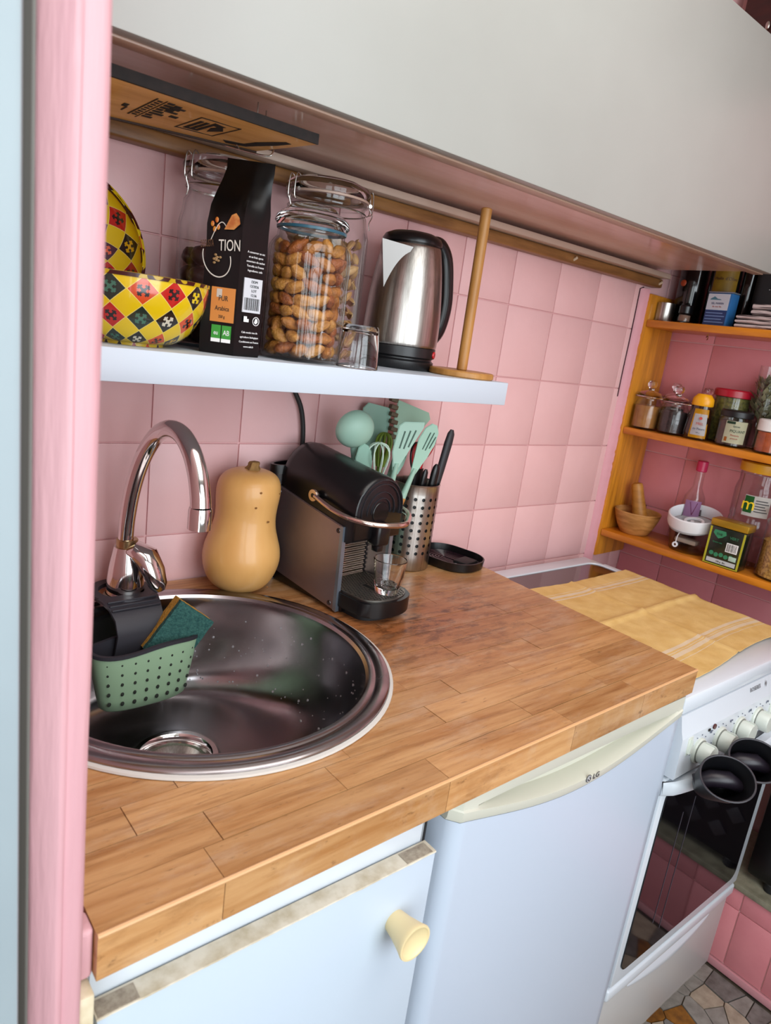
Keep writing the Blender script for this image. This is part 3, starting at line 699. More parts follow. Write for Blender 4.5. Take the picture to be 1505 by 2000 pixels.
# ------------------------------------------------------------------ black oven mitts on the handle
MITT = M('black_silicone', '#0e0e12', .38)
def mitt(x, y, z, rz, label):
    t = thing('oven_mitt', label, 'mitt', (x, y, z), R(rz), 'black silicone mitts on the oven handle')
    g = G().at(Matrix.Rotation(R(42), 4, 'X'))
    loft(g, [ring_pts(.012, .008, -.062, 36, p=2.2), ring_pts(.028, .017, -.054, 36, p=2.2), ring_pts(.036, .023, -.034, 36, p=2.2), ring_pts(.040, .030, -.01, 36, p=2.1), ring_pts(.043, .036, .018, 36, p=2.1), ring_pts(.0405, .0335, .018, 36, p=2.1), ring_pts(.037, .027, -.01, 36, p=2.1), ring_pts(.03, .017, -.034, 36, p=2.2), ring_pts(.016, .009, -.05, 36, p=2.2)], True, True)
    obj('pouch', g, MITT, t, ang=60)
    g = G().at(Matrix.Rotation(R(42), 4, 'X')); pts = [p for p in ring_pts(.0418, .0348, .0185, 40, p=2.1)]; g.tube(pts, .0018, 8, closed=True); obj('rim', g, M('grey_rim', '#2c2a30', .4), t)
    g = G().at(Matrix.Rotation(R(42), 4, 'X')); g.tube([(-.034, .0, -.028), (-.012, .006, -.014), (.012, .008, -.012), (.034, .004, -.022)], [.012, .014, .014, .01], 14); obj('inner_fold', g, M('dark_plum_silicone', '#1d1720', .35), t)
mitt(.682, -.674, .728, -48, 'black silicone oven mitt nearer the fridge, open end up on the handle')
mitt(.774, -.676, .732, -48, 'black silicone oven mitt further from the fridge, open end up on the handle')
# ------------------------------------------------------------------ hearth and black stove beside the cooker
hx = 1.182
he = thing('hearth', 'low pink tiled hearth with pale stone edge beside the white cooker', 'hearth', (hx, -.8, 0))
obj('hearth_core', G().box(.0045, .23, -1.3, .72, 0, .222), GROUT, he, False)
lay(he, lambda u, v: T(0, .8, 0) @ T(.0045, -u, v) @ Matrix.Rotation(R(-90), 4, 'Z'), [.1, .315, .465, .615, .70, .85, 1.0, 1.15, 1.3, 1.45], [.024, .172, .222], PINKS)
obj('hearth_skirting', G().box(-.004, .0045, -1.3, .72, 0.004, .0225, .001), M('pink_skirting', '#c98c93', .6), he)
obj('stone_edge', G().box(-.006, .235, -1.3, .72, .2225, .238, .003), M('pale_stone', '#8f8a76', .6, col2='#6d6856', scale=30), he)
ws = thing('wood_stove', 'black iron box stove standing on the pink tiled hearth', 'stove', (1.292, -.93, .238))
g = G(); g.box(-.085, .10, -.32, .335, .016, .50, .012).box(-.10, .11, -.34, .345, .50, .52, .006); obj('firebox', g, BLACK, ws)
for a, b_ in ((-.07, -.3), (-.07, .28), (.085, -.3), (.085, .28)): obj('leg', G().cyl(.014, 0, .022, 14, .002, cx=a, cy=b_), BLACKM, ws)
g = G()
for i in range(7):
    for j in range(9):
        g.at(T(-.0862, -.24 + .06 * j + .03 * (i % 2), .08 + .055 * i) @ Matrix.Rotation(R(90), 4, 'Y') @ Matrix.Rotation(R(45), 4, 'Z')); g.box(-.016, .016, -.016, .016, -.002, .002, .001)
stuff(obj('lattice_studs', g, M('iron_grey', '#4a474c', .35, .6), ws))

# ------------------------------------------------------------------ upper cabinet, soffit batten
uc = thing('wall_cabinet', 'long white wall cabinet with brown underside over the shelf', 'cabinet', (.45, -.15, 1.575))
CX0, CX1, CY, CZ0, CZ1 = -.28, 1.242, -.300, 1.571, 1.955
UM = T(-.45, .15, -1.575)
SOF = M('soffit_laminate', '#dcb9aa', .22, col2='#c49c8a', scale=3, stretch=(1, 5, 1), coat=.3)
obj('carcass', G().at(UM).box(CX0, CX1 - .001, CY + .02, -.012, CZ0 + .006, CZ1 - .002), SOF, uc, False)
obj('front_panel', G().at(UM).box(CX0, CX1, CY, CY + .018, CZ0 + .0015, CZ1, .0012), M('cabinet_front_white', '#a6a8a2', .38, col2='#9e9f99', scale=2), uc)
obj('front_batten', G().at(UM).box(CX0, CX1 - .0005, CY + .0195, CY + .042, CZ0 - .0005, CZ0 + .0055, .0015), M('soffit_edge', '#b99c88', .35), uc)
bt = thing('soffit_batten', 'brown wooden batten screwed along the pink wall under the white cabinet', 'batten', (.5, 0, 1.56))
g = G(); g.box(-.78, .762, -.052, -.001, -.0030, .0095, .003, 2); obj('upper_strip', g, M('greige_strip', '#bda898', .35), bt)
g = G(); g.box(-.78, .768, -.030, -.0005, -.024, -.0032, .004, 3); obj('wood_strip', g, M('brown_batten', '#94683a', .45, col2='#6f4a26', scale=10, stretch=(1, 9, 9)), bt)
for x in (-.245, .40, .752):
    g = G().at(T(x, -.032, -.014) @ Matrix.Rotation(R(60), 4, 'X')); g.cyl(.0030, -.006, .006, 12, .0006); obj('peg', g, M('pale_peg', '#c7b69c', .5), bt)
# dark red plank at the top of the far wall
g = G().at(T(1.37, -.03, 2.02) @ Matrix.Rotation(TH, 4, 'Z')); g.box(-.012, .012, -.55, -.0, 0, .28, .002)
pk = thing('plank', 'dark red brown wooden plank high on the far wall above the cabinet', 'plank'); obj('board', g, M('dark_red_wood', '#3c120a', .5, col2='#240804', scale=14, stretch=(1, 1, 4), coat=.2), pk)
g = G().at(T(1.358, -.095, 2.135) @ Matrix.Rotation(R(-90), 4, 'Y')); g.sph((0, 0, 0), .006, 12, 8, (1.6, 1, .6)); obj('screw_head', g, WIRE, pk)
# ------------------------------------------------------------------ crate board hooked under the cabinet
cr = thing('crate_board', 'wooden crate board with black stencil marks hung on wire hooks under cabinet', 'board', (-.03, -.22, 1.54))
CB = M('crate_ply', '#e2b068', .5, col2='#c18c42', scale=7, stretch=(1, 7, 3), coat=.15)
def brd(u, v):  # u along x, v from front (0) to back (1); underside height
    x = lerp(-.275, lerp(.076, .060, v), u); y = lerp(-.268, -.150, v) ; z = 1.5405 - v * lerp(.020, -.001, (x + .275) / .35) * .9
    return Vector((x, y, z))
o0 = Vector((-.03, -.22, 1.54))
def board(name, u0, u1, v0, v1, zo, th, mat, nu=8):
    g = G(); r_ = []
    for i in range(nu + 1):
        u = lerp(u0, u1, i / nu); a, b_ = brd(u, v0) - o0, brd(u, v1) - o0
        r_.append([g.v(p) for p in (a + Vector((0, 0, zo)), b_ + Vector((0, 0, zo)), b_ + Vector((0, 0, zo + th)), a + Vector((0, 0, zo + th)))])
    for A, B in zip(r_, r_[1:]):
        for k in range(4): g.f([A[k], A[(k + 1) % 4], B[(k + 1) % 4], B[k]])
    g.f(r_[0]); g.f(r_[-1][::-1]); return obj(name, g, mat, cr, False)
board('ply', 0, 1, .02, 1, 0, .0105, CB)
board('charred_edge', 0, 1, -.004, .0195, -.0002, .0112, M('charred_edge', '#0d0908', .85, col2='#1e1512', scale=60), 16)
board('dark_back_edge', 0, 1, 1.002, 1.03, -.002, .0125, M('dark_edge', '#2c1a10', .7))
INK = M('stencil_ink', '#17110c', .7)
def ink(polys):
    g = G()
    for p in polys:
        a = [g.v(brd(u, v) - o0 + Vector((0, 0, -.0004))) for u, v in p]; b_ = [g.v(brd(u, v) - o0 + Vector((0, 0, .0002))) for u, v in p]
        g.f(a)
        for i in range(len(p)): g.f([a[i], a[(i + 1) % len(p)], b_[(i + 1) % len(p)], b_[i]])
    stuff(obj('stencil_marks', g, INK, cr, False))
P_ = []
def qd(u0, u1, v0, v1): P_.append([(u0, v0), (u1, v0), (u1, v1), (u0, v1)])
qd(.475, .480, .16, .78); qd(.505, .509, .16, .82)                 # two rules with small capitals between
for k in range(9): qd(.485, .500, .20 + .065 * k, .235 + .065 * k)
for k in range(8):
    qd(.515, .535 + .012 * ((k * 7) % 3), .18 + .075 * k, .225 + .075 * k)
for k in range(5): qd(.54, .56 + .01 * ((k * 5) % 3), .20 + .05 * k, .24 + .05 * k)
qd(.575, .60, .50, .56); qd(.43, .445, .52, .60); qd(.445, .45, .60, .72)
for u0, u1, v0, v1 in ((.64, .645, .30, .82), (.775, .78, .30, .82), (.64, .78, .30, .315), (.64, .78, .80, .815)): qd(u0, u1, v0, v1)
for k in range(3): qd(.66 + .02 * k, .672 + .02 * k, .42, .74)
qd(.66, .712, .72, .76)
P_.append([(.735, .40), (.765, .55), (.735, .70), (.72, .55)]); P_.append([(.70, .36), (.745, .40), (.73, .47), (.70, .44)])
P_.append([(.83, .86), (.90, .80), (.905, .62), (.93, .42), (.945, .28), (.97, .30), (.965, .52), (.945, .74), (.93, .90), (.86, .95)])
ink(P_)
g = G()
for px_, py_ in ((.012, -.235), (.034, -.215)): g.tube([(px_ + .03, py_ + .22, .032), (px_ + .03, py_ + .22, .011)], .0009, 6)
g.tube(smooth_path([(.045, .075, -.003), (.06, .06, -.006), (.078, .042, -.009), (.090, .034, -.008), (.094, .034, -.001)], 4), .0011, 8); g.tube([(.052, .052, -.003), (.064, .064, -.005), (.066, .074, -.003)], .0010, 8)
obj('wire_hooks', g, WIRE, cr)

# ------------------------------------------------------------------ floating shelf and what stands on it
SZ = 1.2845
tag(obj('floating_shelf', G().box(-.281, .514, -.24, -.001, 1.2470, SZ, .0008), M('shelf_white', '#bfcad5', .4)), 'white floating shelf on the pink tiles above the worktop', 'shelf')
def wax():
    m = bpy.data.materials.new('diamond_print'); m.use_nodes = True; N = m.node_tree.nodes; L = m.node_tree.links; b = N['Principled BSDF']
    b.inputs['Roughness'].default_value = .18; b.inputs['Coat Weight'].default_value = .5
    def V(op, a, bb=None):
        q = N.new('ShaderNodeVectorMath'); q.operation = op; L.new(a, q.inputs[0])
        if bb is not None:
            if isinstance(bb, tuple): q.inputs[1].default_value = bb
            else: L.new(bb, q.inputs[1])
        return q.outputs[0]
    def F(op, a, bb=None, c=None):
        q = N.new('ShaderNodeMath'); q.operation = op
        for i, x in enumerate((a, bb, c)):
            if x is None: continue
            if isinstance(x, (int, float)): q.inputs[i].default_value = x
            else: L.new(x, q.inputs[i])
        return q.outputs[0]
    at = N.new('ShaderNodeAttribute'); at.attribute_name = 'UVMap'
    sp_ = N.new('ShaderNodeSeparateXYZ'); L.new(V('MULTIPLY', at.outputs['Vector'], (18, 18 / .52, 1)), sp_.inputs[0])
    u, v = sp_.outputs['X'], sp_.outputs['Y']
    p, q = F('ADD', u, v), F('SUBTRACT', v, u)        # diamonds: 45 degrees in the unrolled print
    p = F('MULTIPLY', p, .8889); q = F('MULTIPLY', q, .8889)
    ip, iq = F('FLOOR', p), F('FLOOR', q); fp, fq = F('SUBTRACT', F('FRACT', p), .5), F('SUBTRACT', F('FRACT', q), .5)
    chk = F('MODULO', F('ABSOLUTE', F('ADD', ip, iq)), 2.0); isd = F('GREATER_THAN', chk, .5)
    cb_ = N.new('ShaderNodeCombineXYZ'); L.new(ip, cb_.inputs[0]); L.new(iq, cb_.inputs[1])
    wn = N.new('ShaderNodeTexWhiteNoise'); wn.noise_dimensions = '2D'; L.new(cb_.outputs[0], wn.inputs['Vector'])
    def ramp(cols):
        r = N.new('ShaderNodeValToRGB'); r.color_ramp.interpolation = 'CONSTANT'; e = r.color_ramp.elements
        while len(e) < len(cols): e.new(.5)
        for i, c in enumerate(cols): e[i].position = i / len(cols); e[i].color = lin(c)
        L.new(wn.outputs['Value'], r.inputs[0]); return r.outputs[0]
    dia = ramp(['#0c0b0b', '#9c1410', '#0d0c0c', '#c8440c', '#1b2a22', '#0b0a0a', '#b41a12', '#3a1530']); star = ramp(['#d8bc12', '#120a0a', '#c9c4b0', '#1a0d0a', '#3c6a58', '#d0a010', '#160c0c', '#d8603a'])
    ap, aq = F('ABSOLUTE', fp), F('ABSOLUTE', fq); mn, mxx = F('MINIMUM', ap, aq), F('MAXIMUM', ap, aq)
    s1 = F('MULTIPLY', F('LESS_THAN', mn, .055), F('LESS_THAN', mxx, .34))
    s2 = F('MULTIPLY', F('LESS_THAN', F('ABSOLUTE', F('SUBTRACT', mxx, .24)), .045), F('LESS_THAN', mn, .13))
    s3 = F('LESS_THAN', F('ADD', ap, aq), .15)
    st_ = F('MAXIMUM', F('MAXIMUM', s1, s2), s3)
    def mix(a, c, f):
        x = N.new('ShaderNodeMix'); x.data_type = 'RGBA'
        if isinstance(a, str): x.inputs['A'].default_value = lin(a)
        else: L.new(a, x.inputs['A'])
        if isinstance(c, str): x.inputs['B'].default_value = lin(c)
        else: L.new(c, x.inputs['B'])
        L.new(f, x.inputs['Factor']); return x.outputs['Result']
    c = mix(dia, star, st_); c = mix('#d9b80c', c, isd)
    edge = F('MULTIPLY', F('GREATER_THAN', mxx, .475), isd); c = mix(c, '#e0cf80', edge)
    L.new(c, b.inputs['Base Color']); return m
WAX = wax()
YEL = M('bowl_yellow', '#d9b80c', .2, coat=.4)
def bowl_profile(r, h, foot):
    o = [(0, .004), (foot * .8, .004), (foot, 0), (foot, .003)]
    for i in range(1, 15):
        a = R(90 * i / 14); o.append((foot + (r - foot) * math.sin(a) ** .95, .003 + (h - .003) * (1 - math.cos(a)) ** .92))
    return o
def bowl(name, label, m, r, h, foot, loc):
    t = thing(name, label, 'bowl', loc, group='yellow patterned bowls')
    o = bowl_profile(r, h, foot); inner = [(max(0, x - .0035), z + .003) for x, z in o[3:]][::-1] + [(0, .008)]
    g = G().at(m); g.lathe(o + [(r - .0005, h + .002)] + inner, 96, uv=True); obj('shell', g, WAX, t)
    g = G().at(m); g.lathe([(r - .0045, h - .001), (r + .0008, h - .002), (r + .001, h + .0022), (r - .0035, h + .0028)], 96, closed=True, rib=.0, uv=True); obj('rim', g, M('rim_print', '#b99a10', .2, col2='#3a0d08', scale=90, lo=.48, hi=.52, detail=0), t)
bowl('bowl', 'yellow bowl with black and red diamond print standing level on the shelf', Matrix(), .092, .079, .042, (-.090, -.142, SZ))
bowl('bowl', 'large yellow diamond print bowl leaning upright against tiles behind the level bowl', T(0, .028, .098) @ Matrix.Rotation(R(78), 4, 'X') @ T(0, 0, -.03), .105, .05, .05, (-.147, -.062, SZ + .004))
# coffee bag
cbag = thing('coffee_bag', 'black foil coffee bag with orange label and barcode on the shelf', 'bag', (.022, -.190, SZ))
BAGM = M('black_foil', '#050506', .3, spec=.3)
A_, B_, C_, D_ = Vector((-.034, .016, 0)), Vector((.000, -.012, 0)), Vector((.041, -.004, 0)), Vector((.012, .022, 0))
def quad_ring(sc, z, off=(0, 0), pinch=0., crumple=0.):
    ctr = (A_ + B_ + C_ + D_) / 4; out = []
    P4 = [A_, B_, C_, D_]; n = 10
    for i in range(4):
        for k in range(n):
            p = P4[i].lerp(P4[(i + 1) % 4], k / n); q = ctr + (p - ctr) * sc
            if pinch:   # side gussets fold in, front and back meet in a ridge
                ax = ((B_ - A_).normalized()); nn = Vector((-ax.y, ax.x, 0)); d = (q - ctr).dot(nn); q = q - nn * d * pinch
            out.append((q.x + off[0] + crumple * noise.noise((q.x * 60, q.y * 60, z * 50)), q.y + off[1] + crumple * noise.noise((q.x * 60 + 9, q.y * 60, z * 50)), z))
    return out
g = G()
loft(g, [quad_ring(.98, 0), quad_ring(1.0, .004)] + [quad_ring(1 + .01 * math.sin(z * 40), z, crumple=.0012) for z in (.02, .05, .08, .11, .135, .155)] +
     [quad_ring(.98, .178, (.003, .002), .1, .003), quad_ring(.92, .195, (.007, .005), .35, .004), quad_ring(.86, .212, (.012, .008), .7, .003), quad_ring(.84, .226, (.015, .01), .9, .002), quad_ring(.84, .238, (.016, .011), .95, .001)], True, True)
obj('bag_body', g, BAGM, cbag, ang=35)
fu = (B_ - A_).normalized(); fn = Vector((fu.y, -fu.x, 0)); su = (C_ - B_).normalized(); sn = Vector((su.y, -su.x, 0))
FW = (B_ - A_).length; SW = (C_ - B_).length
mf = frame(A_ + fn * .0013, fu, fn); ms = frame(B_ + sn * .0013, su, sn)
KF = FW / .0604
mf = mf @ Matrix.Diagonal((KF, 1, 1, 1))
def patch(name, m, x0, x1, y0, y1, mat, parent, z=.0002):
    return obj(name, G().at(m).box(x0, x1, y0, y1, -.0012, z), mat, parent, False)
lbl = patch('orange_label', mf, .016, .057, .040, .082, M('orange_label', '#c27a34', .5), cbag)
text('PUR', .009, BLK, cbag, mf @ T(.037, .066, .0005)); text('Arabica', .008, BLK, cbag, mf @ T(.036, .054, .0005)); text('250 g', .005, BLK, cbag, mf @ T(.036, .045, .0005))
patch('cup_drawing', mf, .025, .034, .070, .080, M('label_grey', '#b9b0a4', .6), cbag, .0005)
GR = M('bio_green', '#2f8a2c', .5); gl = patch('green_badge', mf, .020, .036, .015, .036, GR, cbag); patch('green_badge', mf, .038, .054, .015, .036, GR, cbag)
for x0 in (.020, .038): patch('badge_foot', mf, x0, x0 + .016, .015, .0195, WHT, cbag, .0004)
text('AB', .009, WHT, cbag, mf @ T(.046, .024, .0004)); text('eu', .008, WHT, cbag, mf @ T(.028, .024, .0004))
text('TION', .019, M('print_cream', '#cfc8bd', .5), cbag, mf @ T(.042, .126, .0016) @ Matrix.Rotation(R(4), 4, 'Z'), sx=.8); text('DEGUSTA', .012, M('print_dim_brown', '#5a3a20', .5), cbag, mf @ T(.004, .1275, .0016) @ Matrix.Rotation(R(8), 4, 'Z'), sx=.42)
g = G().at(mf @ T(.021, .116, .001)); pts = [Vector((.024 * math.cos(a), .022 * math.sin(a) - .004 * math.cos(a), .0)) for a in [R(168 + 212 * i / 30) for i in range(31)]]; g.tube(pts, .0008, 6); g.tube([Vector((-.012 + .024 * t, .02 + .022 * math.sin(t * 2.2), 0)) for t in [i / 10 for i in range(11)]], .0006, 6); obj('badge_outline', g, M('print_cream', '#cfc8bd', .5), cbag)
g = G().at(mf @ T(.020, .113, .0006))
for k in range(9): g.sph((.008 * math.cos(k * 2.4) * (k / 9), .007 * math.sin(k * 2.4) * (k / 9) + .002, 0), 1, 6, 4, (.0028, .0016, .0006))
stuff(obj('emblem', g, M('emblem_gold', '#8f6f46', .5), cbag))
g = G().at(mf @ T(.045, .158, .002) @ Matrix.Rotation(R(-18), 4, 'Z')); g.prism([(-.011, -.012), (-.006, .008), (0, .013), (.007, .010), (.011, .004), (.004, -.006)], 0, .0004); obj('cup_glow', g, M('glow_orange', '#a4561c', .5, col2='#d29a50', scale=60), cbag, False)
g = G().at(mf)
for x, y in ((.010, .155), (.017, .160), (.014, .149), (.020, .152)): g.sph((x, y, .0005), 1, 10, 6, (.003, .0034, .0007))
stuff(obj('berries_print', g, M('berry_orange', '#b0401a', .4, col2='#c98a2a', scale=120), cbag))
bw = patch('white_label', ms, .008, .037, .056, .098, M('label_white', '#c9ccd2', .5), cbag)
g = G().at(ms)
xx = .010; rb = random.Random(4)
while xx < .034:
    w2 = rb.choice((.0005, .0005, .001, .0015)); g.box(xx, xx + w2, .059, .074, .0, .0005); xx += w2 + rb.choice((.0006, .001))
stuff(obj('barcode', g, BLK, cbag, False))
for k, t_ in enumerate(('DDM', '12/2026', 'LOT', '12:36')): text(t_, .0045, BLK, cbag, ms @ T(.024, .0925 - .0055 * k, .0005))
for k, t_ in enumerate(('A conserver au sec', 'et au frais apres', 'ouverture du sachet', 'Torrefie en France', 'Ingredients: cafe')): text(t_, .0036, WHT, cbag, ms @ T(.023, .128 - .0055 * k, .0006))
for k, t_ in enumerate(('Cafe moulu issu de', 'agriculture biologique', 'Conditionne en France', 'www.cafe.fr')): text(t_, .0034, WHT, cbag, ms @ T(.022, .030 - .006 * k, .0006))
g = G().at(ms @ T(.031, .046, .0004)); g.lathe([(.0048, 0), (.0056, 0), (.0056, .0004), (.0048, .0004)], 20, closed=True).prism([(-.003, -.002), (.0, -.0035), (.003, -.001), (.002, .003), (-.001, .0036)], 0, .0004); obj('origin_mark', g, WHT, cbag)
g = G().at(ms @ T(.015, .047, .0004)); g.prism([(-.004, -.003), (.004, -.003), (.004, .001), (.001, .001), (.001, .004), (-.004, .004)], 0, .0004); obj('sorting_mark', g, WHT, cbag)
# storage jars ------------------------------------------------
def wall_prof(outer, th=.0025, base=.006):
    inner = [(max(.0005, r - th), max(z, base)) for r, z in outer if r > th + .001][::-1]
    return [(0, 0)] + outer + inner + [(0, base)]
def bail(t, r, z, side, ang, j):
    d = Vector((math.cos(ang), math.sin(ang), 0)); q = Vector((-d.y, d.x, 0)); c = d * (r + .002)
    g = G()
    pts = [c + Vector((0, 0, z + .014)), c + d * .006 + Vector((0, 0, z + .017)), c + d * .009 + Vector((0, 0, z + .006)), c + d * .009 + Vector((0, 0, z - .014)), c + d * .003 + Vector((0, 0, z - .018))]
    for s_ in (-.007, .007): g.tube(smooth_path([p + q * s_ for p in pts], 3), .0008, 6)
    g.tube([c + d * .004 + q * -.010 + Vector((0, 0, z - .004)), c + d * .004 + q * .010 + Vector((0, 0, z - .004))], .003, 8)
    g.tube(smooth_path([c + d * .004 + Vector((0, 0, z - .004)), c + d * .012 + Vector((0, 0, z - .016)), c + d * .008 + Vector((0, 0, z - .028)), c + d * .010 + Vector((0, 0, z - .038))], 4), .0009, 6)
    obj('wire_clip', g, WIRE, t)
def clip_jar(label, x, y, r, zsh, rn, ztop, angs):
    t = thing('clip_jar', label, 'jar', (x, y, SZ), 0, 'clip top jars on the white shelf')
    o = [(r - .006, 0), (r, .006), (r, zsh - .03), (r - .004, zsh - .014), (rn + .004, zsh), (rn, zsh + .006), (rn, ztop - .034), (rn + .004, ztop - .031), (rn + .004, ztop - .026)]
    g = G(); g.lathe(wall_prof(o, .003), 56); obj('glass_body', g, GLASS, t)
    g = G(); g.lathe([(rn - .002, ztop - .0255), (rn + .0055, ztop - .0255), (rn + .0055, ztop - .0225), (rn - .002, ztop - .0225)], 48, closed=True); obj('seal', g, M('clear_seal', '#b59a8a', .4), t)
    g = G(); g.lathe([(0, ztop - .012), (rn - .012, ztop - .012), (rn - .004, ztop - .02), (rn + .006, ztop - .022), (rn + .0075, ztop - .014), (rn + .004, ztop - .006), (rn - .008, ztop - .001), (rn - .02, ztop - .003), (0, ztop - .003)], 56); obj('glass_lid', g, GLASSR, t)
    g = G(); g.lathe([(rn + .002, ztop - .042), (rn + .0032, ztop - .0408), (rn + .002, ztop - .0396)], 48, closed=True)
    obj('neck_wire', g, WIRE, t)
    for j, a in enumerate(angs): bail(t, rn + .002, ztop - .02, 1, R(a), j)
    return t
clip_jar('glass clip jar of dark dried fruit behind the black coffee bag', .062, -.064, .060, .195, .0505, .253, (-165, -8))
clip_jar('glass clip jar of pale pasta shells between ribbed jar and kettle', .226, -.073, .068, .215, .0575, .262, (-172, -18))
JX, JY = .143, -.168
rj = thing('ribbed_jar', 'ribbed glass jar full of brown almonds with a glass stopper lid', 'jar', (JX, JY, SZ))
o = [(.050, 0), (.0555, .005), (.0565, .012), (.0565, .140), (.055, .150), (.050, .159), (.0465, .163), (.0460, .172)]
g = G(); g.lathe(wall_prof(o, .0028), 112, rib=.014, nr=28, rz=(.008, .158)); obj('glass_body', g, GLASS, rj)
g = G(); g.lathe([(.043, .1725), (.0475, .1725), (.048, .176), (.043, .176)], 48, closed=True); obj('blue_seal', g, M('teal_seal', '#28586a', .3), rj)
g = G(); g.lathe([(0, .178), (.040, .178), (.0465, .1765), (.051, .182), (.0495, .189), (.043, .195), (.036, .198), (.033, .203), (.026, .2065), (0, .2075)], 56); obj('glass_lid', g, GLASSR, rj)
# the nuts: one almond mesh, many separate nuts
ALM = [M('almond_skin_%d' % i, a, .5, col2=b, scale=110, stretch=(.4, 1, 1), bump=1., bscale=330, obj_space=True) for i, (a, b) in enumerate((('#b4742e', '#84501c'), ('#c68c42', '#95601f'), ('#a05a24', '#6d3510')))]
def nut_mesh(sx, sy, sz, seed):
    g = G(); g.sph((0, 0, 0), 1, 14, 9, (1, 1, 1))
    for v in g.b.verts:
        c = v.co; k = 1 - .28 * max(0, c.x); p = Vector((c.x * sx, c.y * sy * k, c.z * sz * k)); p += .0016 * noise.noise_vector(p * 170 + Vector((seed, 0, 0))); v.co = p
    return g
def pack(name, label, group, cat, protos, cx, cy, z0, z1, rad, step, zst, seed, yfront=True):
    rq = random.Random(seed); n = 0; z = z0; lay_i = 0
    while z < z1:
        off = rq.uniform(0, 6.28)
        for rr2 in (rad, rad - step):
            cnt = max(1, int(2 * math.pi * rr2 / step))
            for k in range(cnt):
                a = off + 2 * math.pi * (k + rq.uniform(-.12, .12)) / cnt
                if rr2 == rad - step and math.sin(a) > .2: continue
                src = protos[rq.randrange(len(protos))]
                m = T(cx + rr2 * math.cos(a), cy + rr2 * math.sin(a), z + rq.uniform(-.15, .15) * zst) @ Matrix.Rotation(a + R(90) + rq.uniform(-.9, .9), 4, 'Z') @ Matrix.Rotation(rq.uniform(-.7, .7), 4, 'Y') @ Matrix.Rotation(rq.uniform(0, 6.28), 4, 'X')
                o = src.copy(); o.name = name; o.matrix_world = m; COL.objects.link(o); tag(o, label, cat, group); n += 1
        z += zst; lay_i += 1
    for p in protos: bpy.data.objects.remove(p)
    return n
pr_ = []
for i in range(6): pr_.append(obj('almond_pattern', nut_mesh(.0158, .0086, .0078, i * 3.1), ALM[i % 3]))
pack('almond', 'brown wrinkled almond inside the ribbed glass jar', 'almonds in the ribbed jar', 'almond', pr_, JX, JY, SZ + .0155, SZ + .155, .0405, .0205, .0168, 3)
PAS = [M('pasta_%d' % i, a, .6, col2=b, scale=60, obj_space=True) for i, (a, b) in enumerate((('#c4a06a', '#a37a44'), ('#b78d54', '#906a38')))]
def shell_mesh(seed):
    g = G()
    def fn(u, v):
        a = lerp(-2.0, 2.0, v); r = .0068 * math.sin(math.pi * lerp(.06, .94, u)) ** .8 * (1 + .05 * math.cos(v * 40)); return (lerp(-.0135, .0135, u), r * math.sin(a), r * (math.cos(a) - .3))
    g.grid(fn, 8, 14); bmesh.ops.recalc_face_normals(g.b, faces=g.b.faces); bmesh.ops.solidify(g.b, geom=list(g.b.faces), thickness=.0011); return g
pr_ = [obj('shell_pattern', shell_mesh(i), PAS[i % 2]) for i in range(2)]
pack('pasta_shell', 'pale dry pasta shell inside the taller clip jar', 'pasta shells in the clip jar', 'pasta', pr_, .226, -.073, SZ + .016, SZ + .185, .052, .0255, .0200, 8)
pr_ = [obj('dried_fruit_pattern', nut_mesh(.017, .0145, .0125, i * 2.3), M('dark_dried_fruit', '#1b0a0a', .45, col2='#331012', scale=40, obj_space=True, bump=.6, bscale=120)) for i in range(3)]
pack('dried_fruit', 'dark dried fruit inside the clip jar behind the coffee bag', 'dried fruit in the clip jar', 'fruit', pr_, .062, -.064, SZ + .020, SZ + .125, .0395, .030, .026, 4)
# upside down shot glass
def tumbler(label, x, y, z, r0, r1, h, up, facets=0, group=None):
    t = thing('glass_tumbler', label, 'glass', (x, y, z))
    o = [(r0 - .002, 0), (r0, .003), (lerp(r0, r1, .5) + .0006, h * .5), (r1, h - .001), (r1 - .0008, h)]
    inn = [(r1 - .0018, h - .001), (lerp(r0, r1, .5) - .0016, h * .5), (r0 - .003, .012), (r0 - .008, .009), (0, .0085)]
    m = Matrix() if up else T(0, 0, h) @ Matrix.Rotation(math.pi, 4, 'X')
    g = G().at(m); g.lathe([(0, .001)] + o + inn, 64, rib=.02 if facets else 0, nr=facets or 8, rz=(.002, h * .72)); obj('glass_wall', g, GLASSR, t, ang=30)
tumbler('small clear glass turned upside down on the shelf before the kettle', .2145, -.2105, SZ, .0255, .0305, .060, False)
# kettle
KX, KY = .388, -.092
kt = thing('kettle', 'brushed steel electric kettle with black lid, handle and base on shelf', 'kettle', (KX, KY, SZ))
g = G(); g.lathe([(0, 0), (.060, 0), (.0625, .003), (.0625, .014), (.059, .017), (.059, .019), (.0635, .022), (.0635, .037), (0, .037)], 56); obj('base', g, M('kettle_black', '#141416', .35), kt)
kp_ = [(.0625, .0375), (.0640, .042), (.0645, .06), (.0635, .09), (.0605, .125), (.056, .16), (.0515, .185), (.049, .196), (.0465, .199)]
g = G(); g.lathe([(p.x, p.z) for p in smooth_path([(r, 0, z) for r, z in kp_], 3)], 72)
obj('steel_body', g, STEEL, kt)
g = G(); g.lathe([(.047, .1985), (.0495, .2005), (.0495, .206), (.046, .2125), (.034, .218), (.018, .2205), (0, .221)], 48, sx=1.02, sy=1.0); obj('lid', g, BLACK, kt)
g = G(); a_ = R(-168); d = Vector((math.cos(a_), math.sin(a_), 0)); q_ = Vector((-d.y, d.x, 0))
def spp(r, w2, z): return [d * r + q_ * w2 + Vector((0, 0, z)), d * r - q_ * w2 + Vector((0, 0, z))]
